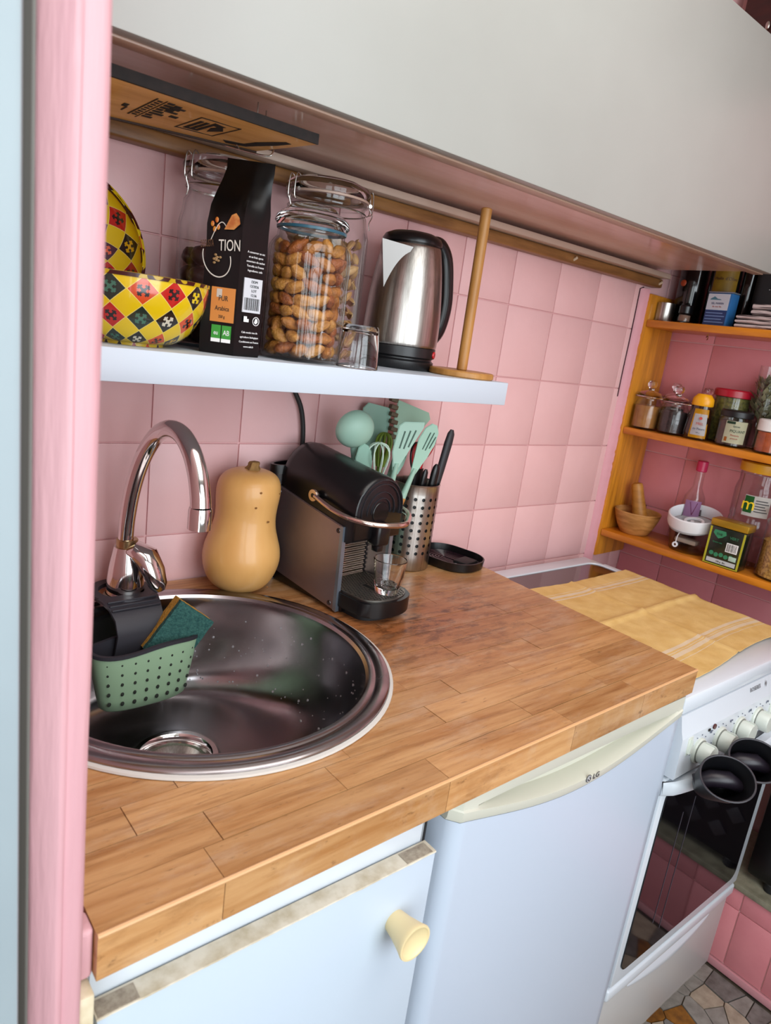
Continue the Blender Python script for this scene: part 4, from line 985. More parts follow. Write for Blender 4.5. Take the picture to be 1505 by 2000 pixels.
top = [g.v(p) for p in (d * .040 + q_ * .034 + Vector((0, 0, .191)), d * .078 + Vector((0, 0, .197)), d * .040 - q_ * .034 + Vector((0, 0, .191)))]
top_i = [g.v(p) for p in (d * .040 + q_ * .031 + Vector((0, 0, .190)), d * .073 + Vector((0, 0, .196)), d * .040 - q_ * .031 + Vector((0, 0, .190)))]
tip = g.v(d * .058 + Vector((0, 0, .115)))
g.f([top[0], top[1], tip]); g.f([top[1], top[2], tip]); g.f([top[0], top_i[0], top_i[1], top[1]]); g.f([top[1], top_i[1], top_i[2], top[2]])
obj('spout', g, M('polished_steel', '#8b8784', .33, 1.), kt, ang=20, fix=False)
g = G(); hd = Vector((math.cos(R(-6)), math.sin(R(-6)), 0))
hp = [hd * .044 + Vector((0, 0, .209)), hd * .058 + Vector((0, 0, .208)), hd * .074 + Vector((0, 0, .188)), hd * .083 + Vector((0, 0, .15)), hd * .087 + Vector((0, 0, .11)), hd * .080 + Vector((0, 0, .072)), hd * .066 + Vector((0, 0, .052))]
g.tube(smooth_path(hp, 5), .0095, 12, flat=1.3); obj('handle', g, BLACK, kt)
am = R(-58); mm = Matrix.Rotation(am + R(90), 4, 'Z') @ T(0, -.0632, .028) @ Matrix.Rotation(R(90), 4, 'X')
g = G().at(mm); g.lathe([(0, .002), (.0052, .002), (.0058, .001), (.006, -.002)], 24, sx=1.1); sw = obj('red_switch', g, RED, kt); g = G().at(mm); g.box(-.0006, .0006, -.0026, .0026, .0015, .0024); obj('switch_mark', g, M('dark_mark', '#4a0508', .5), sw, False)
# kitchen roll holder
rh = thing('roll_holder', 'empty bamboo kitchen roll holder, a rod on a round base', 'holder', (.459, -.180, SZ))
g = G(); g.cyl(.055, 0, .0105, 56, .002); obj('base', g, BAMBOO, rh)
g = G(); g.cyl(.0088, .0105, .268, 24, .0015); obj('rod', g, BAMBOO, rh)
# power lead
g = G(); g.tube(smooth_path([(.232, -.006, 1.246), (.243, -.008, 1.222), (.257, -.010, 1.195), (.2655, -.010, 1.16), (.268, -.010, 1.12), (.266, -.012, 1.06), (.262, -.012, .93)], 6), .0042, 10)
tag(obj('power_cord', g, BLACKM), 'black power cord hanging from behind the white shelf to the coffee machine', 'cord')

# ------------------------------------------------------------------ coffee machine
cm = thing('coffee_machine', 'black capsule coffee machine with purple grey metal side panels on the worktop', 'coffee machine', (.229, -.209, .9), R(8))
W2 = .111
g = G(); g.box(.004, W2 - .004, -.0, .165, .004, .135, .004).box(.002, W2 - .002, -.062, -.0, .002, .03, .004) if False else g.box(.004, W2 - .004, .055, .168, .004, .14, .004).box(.003, W2 - .003, -.012, .168, .002, .026, .003)
obj('base_body', g, BLACK, cm)
def head_ring(y, zoff, sc, n=30, zbot=.118):
    r = W2 / 2 * sc; cz = .172 + zoff; o = []
    for i in range(n + 1):
        a = math.pi * i / n; o.append((W2 / 2 + r * math.cos(a), y, cz + r * 1.03 * math.sin(a)))
    o += [(W2 / 2 - r, y, zbot), (W2 / 2 + r, y, zbot)]
    return o
g = G(); loft(g, [head_ring(-.021, -.006, .90, zbot=.126), head_ring(-.019, -.006, .97, zbot=.122), head_ring(-.012, -.005, 1.0), head_ring(.02, -.002, 1.0), head_ring(.08, .006, 1.0), head_ring(.145, .014, 1.0), head_ring(.158, .015, .97), head_ring(.164, .014, .88)], True, True)
obj('head', g, BLACK, cm, ang=45)
g = G()
for r_ in (.050, .0435, .031, .021): g.at(T(W2 / 2, -.0215, .168) @ Matrix.Rotation(R(90), 4, 'X')); g.lathe([(r_ - .0012, -.001), (r_ - .0006, .0012), (r_ + .0006, .0012), (r_ + .0012, -.001)], 64, a0=R(-10), a1=R(190))
obj('front_ridges', g, M('grey_gloss', '#26262a', .2), cm)
g = G().at(T(W2 / 2, -.0215, .165) @ Matrix.Rotation(R(90), 4, 'X')); g.cyl(.018, -.002, .0014, 40, .001); obj('front_boss', g, BLACK, cm)
g = G(); g.box(W2 / 2 - .014, W2 / 2 + .016, -.036, -.010, .112, .150, .006, 3).box(W2 / 2 - .006, W2 / 2 + .008, -.030, -.016, .102, .113, .002); obj('coffee_spout', g, BLACK, cm)
PUR = M('panel_metal', '#a09296', .34, .85, col2='#8d8086', scale=6, bump=.12, bscale=900)
for s_ in (0, 1):
    x0_, x1_ = ((-.0035, .003) if s_ == 0 else (W2 - .003, W2 + .0035))
    g = G(); pl2 = [(-.006, .003), (.166, .024), (.166, .170), (-.002, .142)]
    a1 = [g.v((x0_, y, z)) for y, z in pl2]; b1 = [g.v((x1_, y, z)) for y, z in pl2]
    g.f(a1); g.f(b1[::-1])
    for i in range(4): g.f([a1[i], a1[(i + 1) % 4], b1[(i + 1) % 4], b1[i]])
    bmesh.ops.recalc_face_normals(g.b, faces=g.b.faces); bmesh.ops.bevel(g.b, geom=list(g.b.edges), offset=.0012, segments=2, affect='EDGES')
    sp2 = obj('side_panel', g, PUR, cm)
    g = G(); xe = x0_ - .0002 if s_ == 0 else x1_ + .0002
    band_ = [(-.0065, .003), (.0005, .004), (.004, .1425), (-.0025, .1425)]
    a1 = [g.v((x0_ - .0006, y, z)) for y, z in band_]; b1 = [g.v((x1_ + .0006, y, z)) for y, z in band_]; g.f(a1); g.f(b1[::-1])
    for i in range(4): g.f([a1[i], a1[(i + 1) % 4], b1[(i + 1) % 4], b1[i]])
    obj('bright_edge', g, M('bright_edge', '#8f9aa8', .3, .8), sp2, False)
    for y, z in ((.008, .134), (.156, .160), (.010, .013), (.156, .034)):
        g = G().at(T(x0_ if s_ == 0 else x1_, y, z) @ Matrix.Rotation(R(-90 if s_ == 0 else 90), 4, 'Y')); g.lathe([(0, .0002), (.0018, .0004), (.0036, .0012), (.0042, .0002)], 16); obj('panel_screw', g, M('screw_dark', '#4c4648', .3, .8), sp2)
# corrugated bright back plate above the drip tray
g = G(); n = 66
rows = []
for i in range(n + 1):
    z = lerp(.030, .117, i / n); y = .046 + .0016 * math.sin(i * math.pi / 3.0); rows.append([g.v((.006, y, z)), g.v((W2 - .006, y, z))])
for A, B in zip(rows, rows[1:]): g.f([A[0], A[1], B[1], B[0]])
obj('ribbed_back_plate', g, M('ribbed_metal', '#b9ad98', .25, 1.), cm, ang=60, fix=False)
# drip tray with rounded front, perforated plate
def dshape(x0, x1, yb, yf, n=20):
    c = (x0 + x1) / 2; r = (x1 - x0) / 2; o = [(x1, yb)]
    for i in range(n + 1):
        a = -math.pi * (n - i) / n if False else math.pi * i / n
        o.append((c + r * math.cos(a), yf + r * .62 - r * .62 * math.sin(a)))
    return [(x0, yb)] + o if False else [(x0, yb), (x1, yb)] + o[1:]
g = G(); g.prism(dshape(.000, W2, .044, -.082), .012, .037, .002); obj('drip_tray', g, BLACK, cm)
g = G(); g.prism(dshape(.012, W2 - .012, .040, -.062), .0, .013); obj('tray_foot', g, BLACKM, cm)
g = G(); pl3 = dshape(.0065, W2 - .0065, .040, -.0745); g.prism(pl3, .0365, .0385); tp = obj('grid_plate', g, M('grid_steel', '#8f8a82', .35, .9), cm, ang=30)
g = G()
for i in range(17):
    for j in range(19):
        x = .010 + i * .0056 + (j % 2) * .0028; y = .034 - j * .0056
        c = W2 / 2; r = W2 / 2 - .010
        if y < -.0745 + r * .62 and ((x - c) / r) ** 2 + ((y - (-.0745 + r * .62)) / (r * .62)) ** 2 > .92: continue
        if abs(x - c) > r or (abs(x - c) < .007 and -.050 < y < -.004): continue
        g.at(T(x, y, .0386)); g.cyl(.00155, -.0004, .0003, 6)
g.at(Matrix()); g.box(W2 / 2 - .004, W2 / 2 + .004, -.05, -.006, .0380, .0389)
stuff(obj('grid_holes', g, M('hole_black', '#0a0a0a', .9), tp, False))
# lever: chrome loop with flattened eyes at both sides
g = G(); zL = .166
lv = [(-.010, .062, .176), (-.012, .040, .171), (-.011, .012, .165), (-.004, -.018, .160), (.016, -.046, .157), (.045, -.060, .156), (W2 / 2 + .012, -.063, .156), (.085, -.054, .157), (W2 + .002, -.030, .160), (W2 + .011, .002, .164), (W2 + .012, .036, .170), (W2 + .010, .062, .176)]
g.tube(smooth_path(lv, 5), .0047, 12); lev_o = obj('lever', g, M('rose_chrome', '#d6c2b8', .12, 1.), cm)
for s_ in (-.0095, W2 + .0095):
    g = G().at(T(s_, .066, .1765) @ Matrix.Rotation(R(90), 4, 'Y')); g.lathe([(.0035, -.003), (.0095, -.003), (.0105, 0), (.0095, .003), (.0035, .003)], 24, closed=True); obj('lever_eye', g, M('rose_chrome', '#d6c2b8', .12, 1.), lev_o)
    g = G().at(T(s_, .066, .1765) @ Matrix.Rotation(R(90), 4, 'Y')); g.cyl(.0036, -.012 if s_ > 0 else -.0035, .0035 if s_ > 0 else .012, 12); obj('lever_pin', g, BLACK, lev_o)
# water tank at the back
def tank_ring(a, b_, z, n=40): return [(.046 + a * math.cos(2 * math.pi * i / n), .176 + b_ * math.sin(2 * math.pi * i / n), z) for i in range(n)]
g = G(); loft(g, [tank_ring(.056, .021, .0), tank_ring(.056, .021, .188)], True, True); tk = obj('water_tank', g, M('smoked_tank', '#2a2224', .15, coat=.5), cm)
g = G(); loft(g, [tank_ring(.0575, .0222, .188), tank_ring(.0575, .0222, .203), tank_ring(.051, .017, .203), tank_ring(.054, .015, .195)], False, True); obj('tank_collar', g, BLACK, tk)
g = G(); g.box(W2 / 2 - .012, W2 / 2 + .012, .10, .128, .2335, .2372, .0015); obj('top_button', g, M('button_grey', '#3b3b40', .3), cm)
# faceted glass on the drip plate
tumbler('faceted clear espresso glass standing on the coffee machine drip plate', .3005, -.2465, .9388, .0195, .0272, .0565, True, 9)

# ------------------------------------------------------------------ utensil pots
up = thing('utensil_holder', 'mint green round utensil holder behind the coffee machine', 'holder', (.388, -.062, .9))
g = G(); g.lathe([(0, 0), (.047, 0), (.049, .003), (.0495, .140), (.048, .142), (.0465, .140), (.0455, .006), (0, .006)], 40); obj('pot', g, M('aqua_silicone', '#8fc3b8', .5), up)
PXC = (.503, -.064)
pp_ = thing('cutlery_pot', 'perforated brushed steel cutlery pot holding scissors and black handled tools', 'pot', (PXC[0], PXC[1], .9))
g = G(); r = .0455; NA = 18; NZ2 = 8; zA, zB = .030, .152
g.lathe([(0, .0), (r - .003, 0), (r, .003), (r, zA)], NA * 8); g.lathe([(r, zB), (r, .168), (r + .0008, .170), (r - .0008, .1715), (r - .0014, .169), (r - .0014, zB)], NA * 8)
def cp_(a, z): return g.v((r * math.cos(a), r * math.sin(a), z))
for i in range(NA):
    for j in range(NZ2):
        a0 = 2 * math.pi * (i + .5 * (j % 2) * 0) / NA; a1 = a0 + 2 * math.pi / NA; z0 = lerp(zA, zB, j / NZ2); z1 = lerp(zA, zB, (j + 1) / NZ2); am_, zm = (a0 + a1) / 2, (z0 + z1) / 2
        ou = [cp_(a, z) for a, z in ((a0, z0), (am_, z0), (a1, z0), (a1, zm), (a1, z1), (am_, z1), (a0, z1), (a0, zm))]
        hr = .0036; inn = [cp_(am_ + hr / r * math.cos(q), zm + hr * math.sin(q)) for q in [R(-135 + 45 * k) for k in range(8)]]
        for k in range(8): g.f([ou[k], ou[(k + 1) % 8], inn[(k + 1) % 8], inn[k]])
bmesh.ops.remove_doubles(g.b, verts=g.b.verts, dist=2e-5)
obj('perforated_wall', g, STEEL, pp_, ang=50)
g = G(); g.lathe([(r - .0035, .004), (r - .0035, .150)], 40); obj('inner_liner', g, M('pot_inside', '#1c1f22', .5), pp_)
def util(name, label, b, t, n, head, mat, wood=None, rad=.0055, cat='utensil', group=None, th=.0028, curve=0.):
    b, t = Vector(b), Vector(t); ax = (t - b).normalized(); u = thing(name, label, cat, b, group=group)
    nn = Vector(n); nn = (nn - ax * nn.dot(ax)).normalized(); x = ax.cross(nn)
    m = Matrix(((x.x, ax.x, nn.x, t.x - b.x), (x.y, ax.y, nn.y, t.y - b.y), (x.z, ax.z, nn.z, t.z - b.z), (0, 0, 0, 1)))
    L = (t - b).length
    if wood:
        g = G(); g.tube([ax * .0, ax * (L * wood[0])], rad * 1.25, 12); obj('lower_handle', g, mat, u)
        g = G(); g.tube([ax * (L * wood[0]), ax * (L * wood[1])], rad * 1.3, 12); obj('wooden_grip', g, M('beech_grip', '#bd8142', .5), u)
        g = G(); g.tube([ax * (L * wood[1]), ax * (L * .9), ax * (L * 1.01)], [rad * 1.2, rad * .9, rad * .8], 12); obj('neck', g, mat, u)
    else:
        g = G(); g.tube([ax * .0, ax * (L * 1.01)], rad, 12); obj('handle', g, mat, u)
    head(m, u); return u
NV_ = (-.30, -.94, .1)
def flat_head(poly, mat, slots=(), th=.003, curve=0.):
    def f(m, u):
        g = G(); g.prism(poly, -th / 2, th / 2, th * .35)
        if curve:
            for v in g.b.verts: v.co.z += curve * (v.co.x ** 2) * 10
        for v in g.b.verts: v.co = m @ v.co
        h = obj('head', g, mat, u)
        if slots:
            g = G().at(m)
            for (x0, y0, x1, y1, w2) in slots:
                d = Vector((x1 - x0, y1 - y0, 0)).normalized(); q = Vector((-d.y, d.x, 0)) * w2
                pl = [Vector((x0, y0, 0)) + q, Vector((x0, y0, 0)) - q, Vector((x1, y1, 0)) - q, Vector((x1, y1, 0)) + q]
                g.prism([(p.x, p.y) for p in pl], -th / 2 - .0003, th / 2 + .0003)
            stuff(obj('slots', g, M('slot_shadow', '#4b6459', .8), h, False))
    return f
def oval(a, b_, cy, n=28, pw=1.): return [(a * math.cos(2 * math.pi * i / n), cy + b_ * math.sin(2 * math.pi * i / n)) for i in range(n)]
def ladle_head(m, u):
    g = G().at(m @ T(0, .034, .012) @ Matrix.Rotation(R(12), 4, 'X')); pr2 = [(.0345 * math.cos(R(90 * i / 10)), .026 * math.sin(R(90 * i / 10))) for i in range(10)] + [(0, .026)]
    g.lathe([(.0325, .001)] + pr2 + [], 36); g.lathe([(.0325, .001)] + [(.0325 * math.cos(R(90 * i / 10)), .024 * math.sin(R(90 * i / 10))) for i in range(10)] + [(0, .024)], 36); obj('bowl_head', g, MINT, u)
    g = G().at(m); g.tube([(0, -.02, 0), (0, -.005, .006), (0, .012, .016)], [.0055, .008, .010], 12, flat=.6); obj('neck_flare', g, MINT, u)
util('ladle', 'mint green ladle, its round back outward, at the wall end of the utensils', (.385, -.075, .91), (.328, -.078, 1.143), NV_, ladle_head, MINT)
util('spatula', 'small mint spoon spatula with wavy edge below the ladle head', (.386, -.09, .91), (.341, -.100, 1.09), NV_, flat_head([(-.007, 0), (.008, 0), (.016, .02), (.0175, .03), (.0155, .036), (.017, .046), (.012, .058), (.004, .064), (-.006, .058), (-.013, .04), (-.014, .02)], MINTD, curve=.4), MINTD)
util('spatula', 'wide shaded mint spatula standing at the back of the utensils', (.392, -.04, .91), (.408, -.030, 1.125), NV_, flat_head([(-.01, 0), (.01, 0), (.026, .02), (.028, .07), (.022, .082), (-.02, .086), (-.029, .075), (-.027, .02)], M('mint_spatula', '#86ad9b', .5)), MINTD)
def whisk_head(wires, L, wd, rad=.0013):
    def f(m, u):
        g = G()
        for k in range(wires):
            a = math.pi * k / wires; pts = []
            for i in range(19):
                s_ = i / 18; ph = math.pi * s_; y = L * math.sin(ph) ** .75; x = -wd * math.cos(ph) * (.25 + .75 * math.sin(ph)); pts.append(m @ Vector((x * math.cos(a), y, x * math.sin(a))))
            g.tube(pts, rad, 6)
        o = obj('wires', g, mat_w[0], u); stuff(o)
    return f
mat_w = [M('pale_mint_wire', '#c4dccb', .4)]
util('whisk', 'pale mint balloon whisk in front of the wide spatula', (.392, -.085, .91), (.366, -.106, 1.090), NV_, whisk_head(4, .066, .036), MINT)
mat_w = [M('olive_wire', '#6f8a2a', .5)]
util('whisk', 'olive green whisk half hidden behind the pale mint whisk', (.405, -.055, .91), (.412, -.056, 1.10), NV_, whisk_head(5, .062, .026, .0022), M('olive_handle', '#5d7426', .5))
def server_head(m, u):
    flat_head([(-.010, 0), (.010, 0), (.045, .075), (.038, .086), (-.030, .09), (-.026, .05)], M('mint_server', '#93b79f', .5))(m, u)
    g = G().at(m)
    for k in range(6): g.box(-.036 + .004 * k - .012, -.030 + .004 * k - .004, .083 - .013 * k, .091 - .013 * k, -.002, .014, .0015)
    obj('teeth', g, M('brown_teeth', '#5a4a34', .6), u)
util('pasta_server', 'mint pasta server with brown teeth behind the slotted turner', (.405, -.05, .91), (.457, -.048, 1.128), NV_, server_head, MINTD)
util('slotted_turner', 'mint slotted turner with three slots and slanted upper edge', (.395, -.09, .91), (.397, -.118, 1.118), NV_, flat_head([(-.0055, -.005), (.0055, -.005), (.015, .022), (.035, .072), (.034, .082), (-.004, .078), (-.012, .07), (-.0135, .022)], M('mint_turner', '#a5c8b8', .5), slots=((-.002, .030, .001, .062, .0015), (.006, .030, .011, .064, .0015), (.014, .034, .021, .066, .0015))), MINT, wood=(.45, .62))
util('slotted_spoon', 'mint slotted spoon leaning out beside the slotted turner', (.405, -.08, .91), (.455, -.104, 1.104), NV_, flat_head([(-.0045, -.01), (.0045, -.01), (.014, .03), (.0185, .055), (.016, .078), (.007, .09), (-.004, .09), (-.013, .078), (-.0165, .055), (-.012, .03)], M('mint_spoon', '#a3c9b5', .5), slots=((-.002, .040, .0, .074, .0008), (.004, .040, .007, .076, .0008), (.010, .046, .013, .070, .0007)), curve=-.6), MINT, wood=(.42, .72))
def brush_head(m, u):
    flat_head([(-.006, 0), (.006, 0), (.012, .02), (.013, .034), (-.013, .034), (-.012, .02)], MINTD)(m, u); g = G().at(m)
    for k in range(8): g.box(-.0125 + k * .0033, -.0108 + k * .0033, .033, .056, -.002, .002)
    stuff(obj('bristles', g, MINTD, u))
util('basting_brush', 'short mint basting brush between the turner and the slotted spoon', (.40, -.07, .91), (.440, -.068, 1.088), NV_, brush_head, MINTD, wood=(.4, .8))
# tools in the steel pot
sc_ = thing('scissors', 'kitchen scissors with red and black handles in the steel pot', 'scissors', (PXC[0] - .008, PXC[1] + .003, .927))
for k, (dx, dz, tl) in enumerate(((-.004, .190, 14), (.022, .222, -12))):
    g = G().at(T(dx, -.006, dz) @ Matrix.Rotation(R(90), 4, 'X') @ Matrix.Rotation(R(tl), 4, 'Z')); pts = [(.0105 * math.cos(a), .026 * math.sin(a), 0) for a in [2 * math.pi * i / 28 for i in range(28)]]
    g.tube(pts, .0046, 10, closed=True); h_ = obj('handle_loop', g, RED, sc_)
    g = G().at(T(dx, -.0058, dz) @ Matrix.Rotation(R(90), 4, 'X') @ Matrix.Rotation(R(tl), 4, 'Z')); pts = [(.0147 * math.cos(a), .0305 * math.sin(a), 0) for a in [2 * math.pi * i / 28 for i in range(28)]]; g.tube(pts, .0022, 8, closed=True); obj('dark_edge', g, BLACK, h_)
g = G(); g.tube([(.004, -.004, .0), (.006, -.006, .12), (.006, -.006, .17)], [.006, .008, .011], 12, flat=.5); obj('blades', g, BLACK, sc_)
def tool(name, label, b, t, r0, r1, mat, cat='utensil', bolster=True):
    u = thing(name, label, cat, b); d = Vector(t) - Vector(b); g = G(); L = d.length
    g.tube([d * s_ for s_ in (.45, .5, .7, .9, .97, 1.)], [r0 * .9, r0, r1 * .95, r1, r1 * .85, r1 * .4], 14, flat=.7); obj('handle', g, mat, u)
    g = G(); g.tube([d * .02, d * .46], [r0 * .5, r0 * .7], 8, flat=.25); obj('blade', g, STEEL, u)
tool('knife', 'long matte black knife handle leaning outward from the steel pot', (PXC[0] + .012, PXC[1] - .012, .91), (.5585, -.082, 1.176), .0075, .0095, M('knife_black', '#25262a', .5), 'knife')
tool('peeler', 'stubby glossy black peeler handle low in the steel pot', (PXC[0] + .002, PXC[1] - .02, .91), (.517, -.098, 1.112), .008, .0095, BLACK)
tool('knife', 'thin black knife handle behind the slotted spoon', (PXC[0] - .012, PXC[1] - .0, .91), (.494, -.07, 1.160), .006, .0075, BLACKM, 'knife')
tool('fork', 'dark fork handle between the scissors and the slotted spoon', (PXC[0] - .016, PXC[1] - .014, .91), (.492, -.096, 1.102), .005, .007, BLACK, 'fork')
# oval black tray
ot = thing('ridged_tray', 'black rounded plastic tray with concentric ridges at the worktop corner', 'tray', (.607, -.083, .9003), R(12))
def rr2(a, b_, r, z): return [(x, y, z) for x, y in rrect(-a, a, -b_, b_, r, 8)]
g = G(); loft(g, [rr2(.052, .066, .046, 0), rr2(.056, .070, .050, .003), rr2(.0575, .0715, .051, .019), rr2(.055, .069, .049, .0195), rr2(.053, .067, .047, .006)], True, True); obj('tray_shell', g, BLACK, ot)
g = G().at(T(0, 0, .0065))
for k in range(8):
    a, b_, r_ = .046 - .0058 * k, .060 - .0062 * k, .040 - .0055 * k
    if a > .004: g.tube(rr2(a, b_, max(.003, min(r_, a)), 0), .0017, 6, closed=True)
stuff(obj('ridges', g, M('plum_gloss', '#1d1018', .2), ot))
g = G(); g.box(-.058, -.042, .024, .046, .004, .024, .003).box(-.012, .034, -.05, -.016, .004, .0135, .004); obj('raised_blocks', g, BLACKM, ot)

# ------------------------------------------------------------------ orange pine shelf unit on the far wall
SO = Vector((1.245, -.021, 0)); ct, st2 = math.cos(TH), math.sin(TH)
def SP(t, s, z): return (SO.x + t * ct + s * st2, SO.y + t * st2 - s * ct, z)
su_ = thing('spice_shelf', 'orange varnished pine wall shelf unit with three boards of jars', 'shelf', tuple(SO), TH)
g = G()
def upr(u, v):
    z = lerp(.829, 1.522, v); wob = .004 * math.sin(z * 9 + 1); return (wob if u < .01 else 0) + lerp(0, .152, u), z
obj('upright', G().box(.0, .1515, .0005, .0185, .829, 1.520, .0025), PINEV, su_)
for z, nm in ((1.440, 'board'), (1.168, 'board'), (.888, 'board')): obj(nm, G().box(.001, .152, -.95, 0, z, z + .018, .003), PINE, su_)
g = G().at(T(.075, -.128, 1.431) @ Matrix.Rotation(R(90), 4, 'X')); pts = [(.0045 * math.cos(R(a)), .0045 * math.sin(R(a)) + .0, 0) for a in range(-90, 181, 18)]; g.tube(pts, .0011, 6); g.tube([(0, .004, 0), (0, .011, 0)], .0012, 6); obj('cup_hook', g, M('brass_hook', '#8d5f2c', .3, 1.), su_)
# ragged pink plaster edge where the upright meets the tiles
g = G(); n = 90; L_ = []
for i in range(n + 1):
    z = lerp(.815, 1.53, i / n); wv = .006 * noise.noise((z * 6, 0, 0)); rag = .0025 * noise.noise((z * 90, 3, 1)) + .0015 * noise.noise((z * 220, 3, 1)); xl = 1.222 + wv; xr2 = 1.2445 + rag
    L_.append([g.v((xl, .0, z)), g.v((xl + .004, -.006 - .002 * noise.noise((z * 30, 1, 1)), z)), g.v((lerp(xl, xr2, .6), -.011, z)), g.v((xr2, -.014 + rag, z)), g.v((xr2 + .001, .001, z))])
for A, B in zip(L_, L_[1:]):
    for k in range(4): g.f([A[k], A[k + 1], B[k + 1], B[k]])
o = obj('plaster_ridge', g, M('pink_plaster', '#d79aa3', .55, bump=.6, bscale=90), wb, ang=70)
g = G(); g.tube([(1.2185 + .006 * noise.noise((z * 6, 0, 0)), -.0012, z) for z in [lerp(1.26, 1.528, i / 20) for i in range(21)]] + [(1.232, -.002, 1.533)], .0014, 6); obj('crack_shadow', g, M('dark_plum', '#3b1620', .9), wb)  # dark tube drawn in as the shadow line beside the plaster
# knob lid jars
def knob_jar(label, t, s, r, hb, ztop, fill, z0=1.186):
    j = thing('spice_jar', label, 'jar', SP(t, s, z0), TH, 'small knob lid jars on the spice shelf')
    g = G(); g.lathe(wall_prof([(r - .004, 0), (r, .005), (r, hb - .014), (r - .006, hb - .004), (r - .006, hb)], .002), 60, rib=.012, nr=20, rz=(.004, hb - .01)); obj('glass_body', g, GLASS, j)
    if fill:
        g = G(); g.lathe([(0, .006), (r - .004, .006), (r - .0035, .010), (r - .0035, hb - .018), (0, hb - .014)], 32); stuff(obj('filling', g, fill, j))
    g = G(); g.lathe([(0, hb + .001), (r - .007, hb + .001), (r + .001, hb + .003), (r + .001, hb + .006), (r - .010, hb + .016), (.008, hb + .021), (.006, hb + .026), (.0115, hb + .032), (.0125, hb + .038), (.009, hb + .045), (0, hb + .047)], 40); obj('knob_lid', g, GLASSR, j)
knob_jar('glass knob lid jar of golden brown powder nearest the tiled corner', .040, .034, .0345, .079, 0, M('brown_powder', '#a06a2c', .8, col2='#8a5520', scale=50, bump=.4))
knob_jar('glass knob lid jar of near black spice beside the honey bottle', .046, .1045, .0345, .076, 0, M('black_spice', '#160b0c', .7, col2='#2c1512', scale=120, bump=.6))
knob_jar('empty knob lid jar behind the jar of golden brown powder', .112, .065, .031, .080, 0, M('dark_leaf', '#1f1410', .8, bump=.6))
knob_jar('knob lid jar behind the yellow capped honey bottle', .112, .148, .031, .080, 0, M('dark_leaf', '#1f1410', .8, bump=.6))
# honey bottle
hb = thing('honey_bottle', 'squeeze honey bottle with yellow cap and white and yellow label', 'bottle', SP(.040, .172, 1.186), TH)
def ell(a, b_, z, n=36, cy=0.): return [(b_ * math.cos(2 * math.pi * i / n), a * math.sin(2 * math.pi * i / n), z) for i in range(n)]
g = G(); loft(g, [ell(.026, .019, 0), ell(.0305, .0225, .004), ell(.0315, .0235, .02), ell(.029, .022, .05), ell(.025, .020, .075), ell(.0235, .019, .083)], True, True); obj('bottle_body', g, M('dark_honey', '#2a140a', .12, coat=.6), hb)
g = G(); loft(g, [ell(.0245, .020, .083), ell(.026, .021, .085), ell(.025, .0205, .100), ell(.017, .015, .110), ell(.015, .0135, .1115)], True, True); obj('yellow_cap', g, M('honey_cap', '#e3a012', .3), hb)
def arc_patch(name, mat, parent, fr_, z0, z1, a0, a1, off, n=10, m=8):
    g = G()
    def fn(u, v):
        z = lerp(z0, z1, v); a_, b_ = fr_(z); a = lerp(a0, a1, u); return ((b_ + off) * -math.cos(a), (a_ + off) * math.sin(a), z)
    g.grid(fn, n, m); bmesh.ops.solidify(g.b, geom=list(g.b.faces), thickness=.0003); return obj(name, g, mat, parent)
def hfr(z): return (.0315 - .0065 * max(0, (z - .02) / .055), .0235 - .0035 * max(0, (z - .02) / .055))
arc_patch('yellow_label', M('honey_yellow', '#e0a010', .35), hb, hfr, .006, .076, -1.15, .25, .0006); arc_patch('white_label', M('honey_white', '#d8d2d4', .4), hb, hfr, .013, .064, -1.02, .12, .0010)
def spice_frame(x, y, z, n): return frame((x, y, z), (-n[1], n[0], 0), n)
hn = (-math.cos(.45), -math.sin(.45), 0); hm = frame((hn[0] * .0252, hn[1] * .0310, .03), (-hn[1] * -1 * -1, hn[0], 0), hn)
hu = Vector((0, 0, 1)).cross(Vector(hn)); hm = frame((hn[0] * .0265, hn[1] * .0325, .026), hu, hn)
text('MIEL', .0085, M('honey_red', '#b0301a', .5), hb, hm @ T(0, .012, 0)); text('de Fleurs', .0075, M('honey_blue', '#22304e', .5), hb, hm @ T(0, .0, 0)); text('250 g', .004, M('honey_blue', '#22304e', .5), hb, hm @ T(0, -.008, 0))
g = G().at(hm @ T(0, .028, .0002)); g.cyl(.0036, 0, .0004, 16); obj('seal_dot', g, M('honey_red', '#c0301a', .5), hb)
# generic round jar
def jar(name, label, t, s, z0, r, h, lid_h, lid_mat, fill, fill_h, lid_r=None, gl=None, sq=1.):
    j = thing(name, label, 'jar', SP(t, s, z0), TH); lid_r = lid_r or r * .94
    g = G(); g.lathe(wall_prof([(r - .004, 0), (r, .004), (r, h - .016), (lid_r - .004, h - .004), (lid_r - .004, h)], .002), 44); obj('glass_body', g, gl or GLASS, j)
    if fill: g = G(); g.lathe([(0, .006), (r - .0032, .006), (r - .0030, fill_h), (0, fill_h + .002)], 32); stuff(obj('filling', g, fill, j))
    if lid_mat: g = G(); g.lathe([(0, h + .0005), (lid_r - .001, h - .006), (lid_r, h - .005), (lid_r, h + lid_h - .003), (lid_r - .003, h + lid_h), (lid_r - .007, h + lid_h - .001), (0, h + lid_h - .001)], 44, rib=.008, nr=40, rz=(h - .004, h + lid_h - .004)); obj('lid', g, lid_mat, j)
    return j
jar('herb_jar', 'wide jar of green dried herbs with a red lid behind honey', .107, .213, 1.186, .043, .119, .0125, M('red_lid', '#9e1226', .3), M('green_herbs', '#3c3a16', .9, col2='#75702c', scale=130, bump=1.), .112, .045)
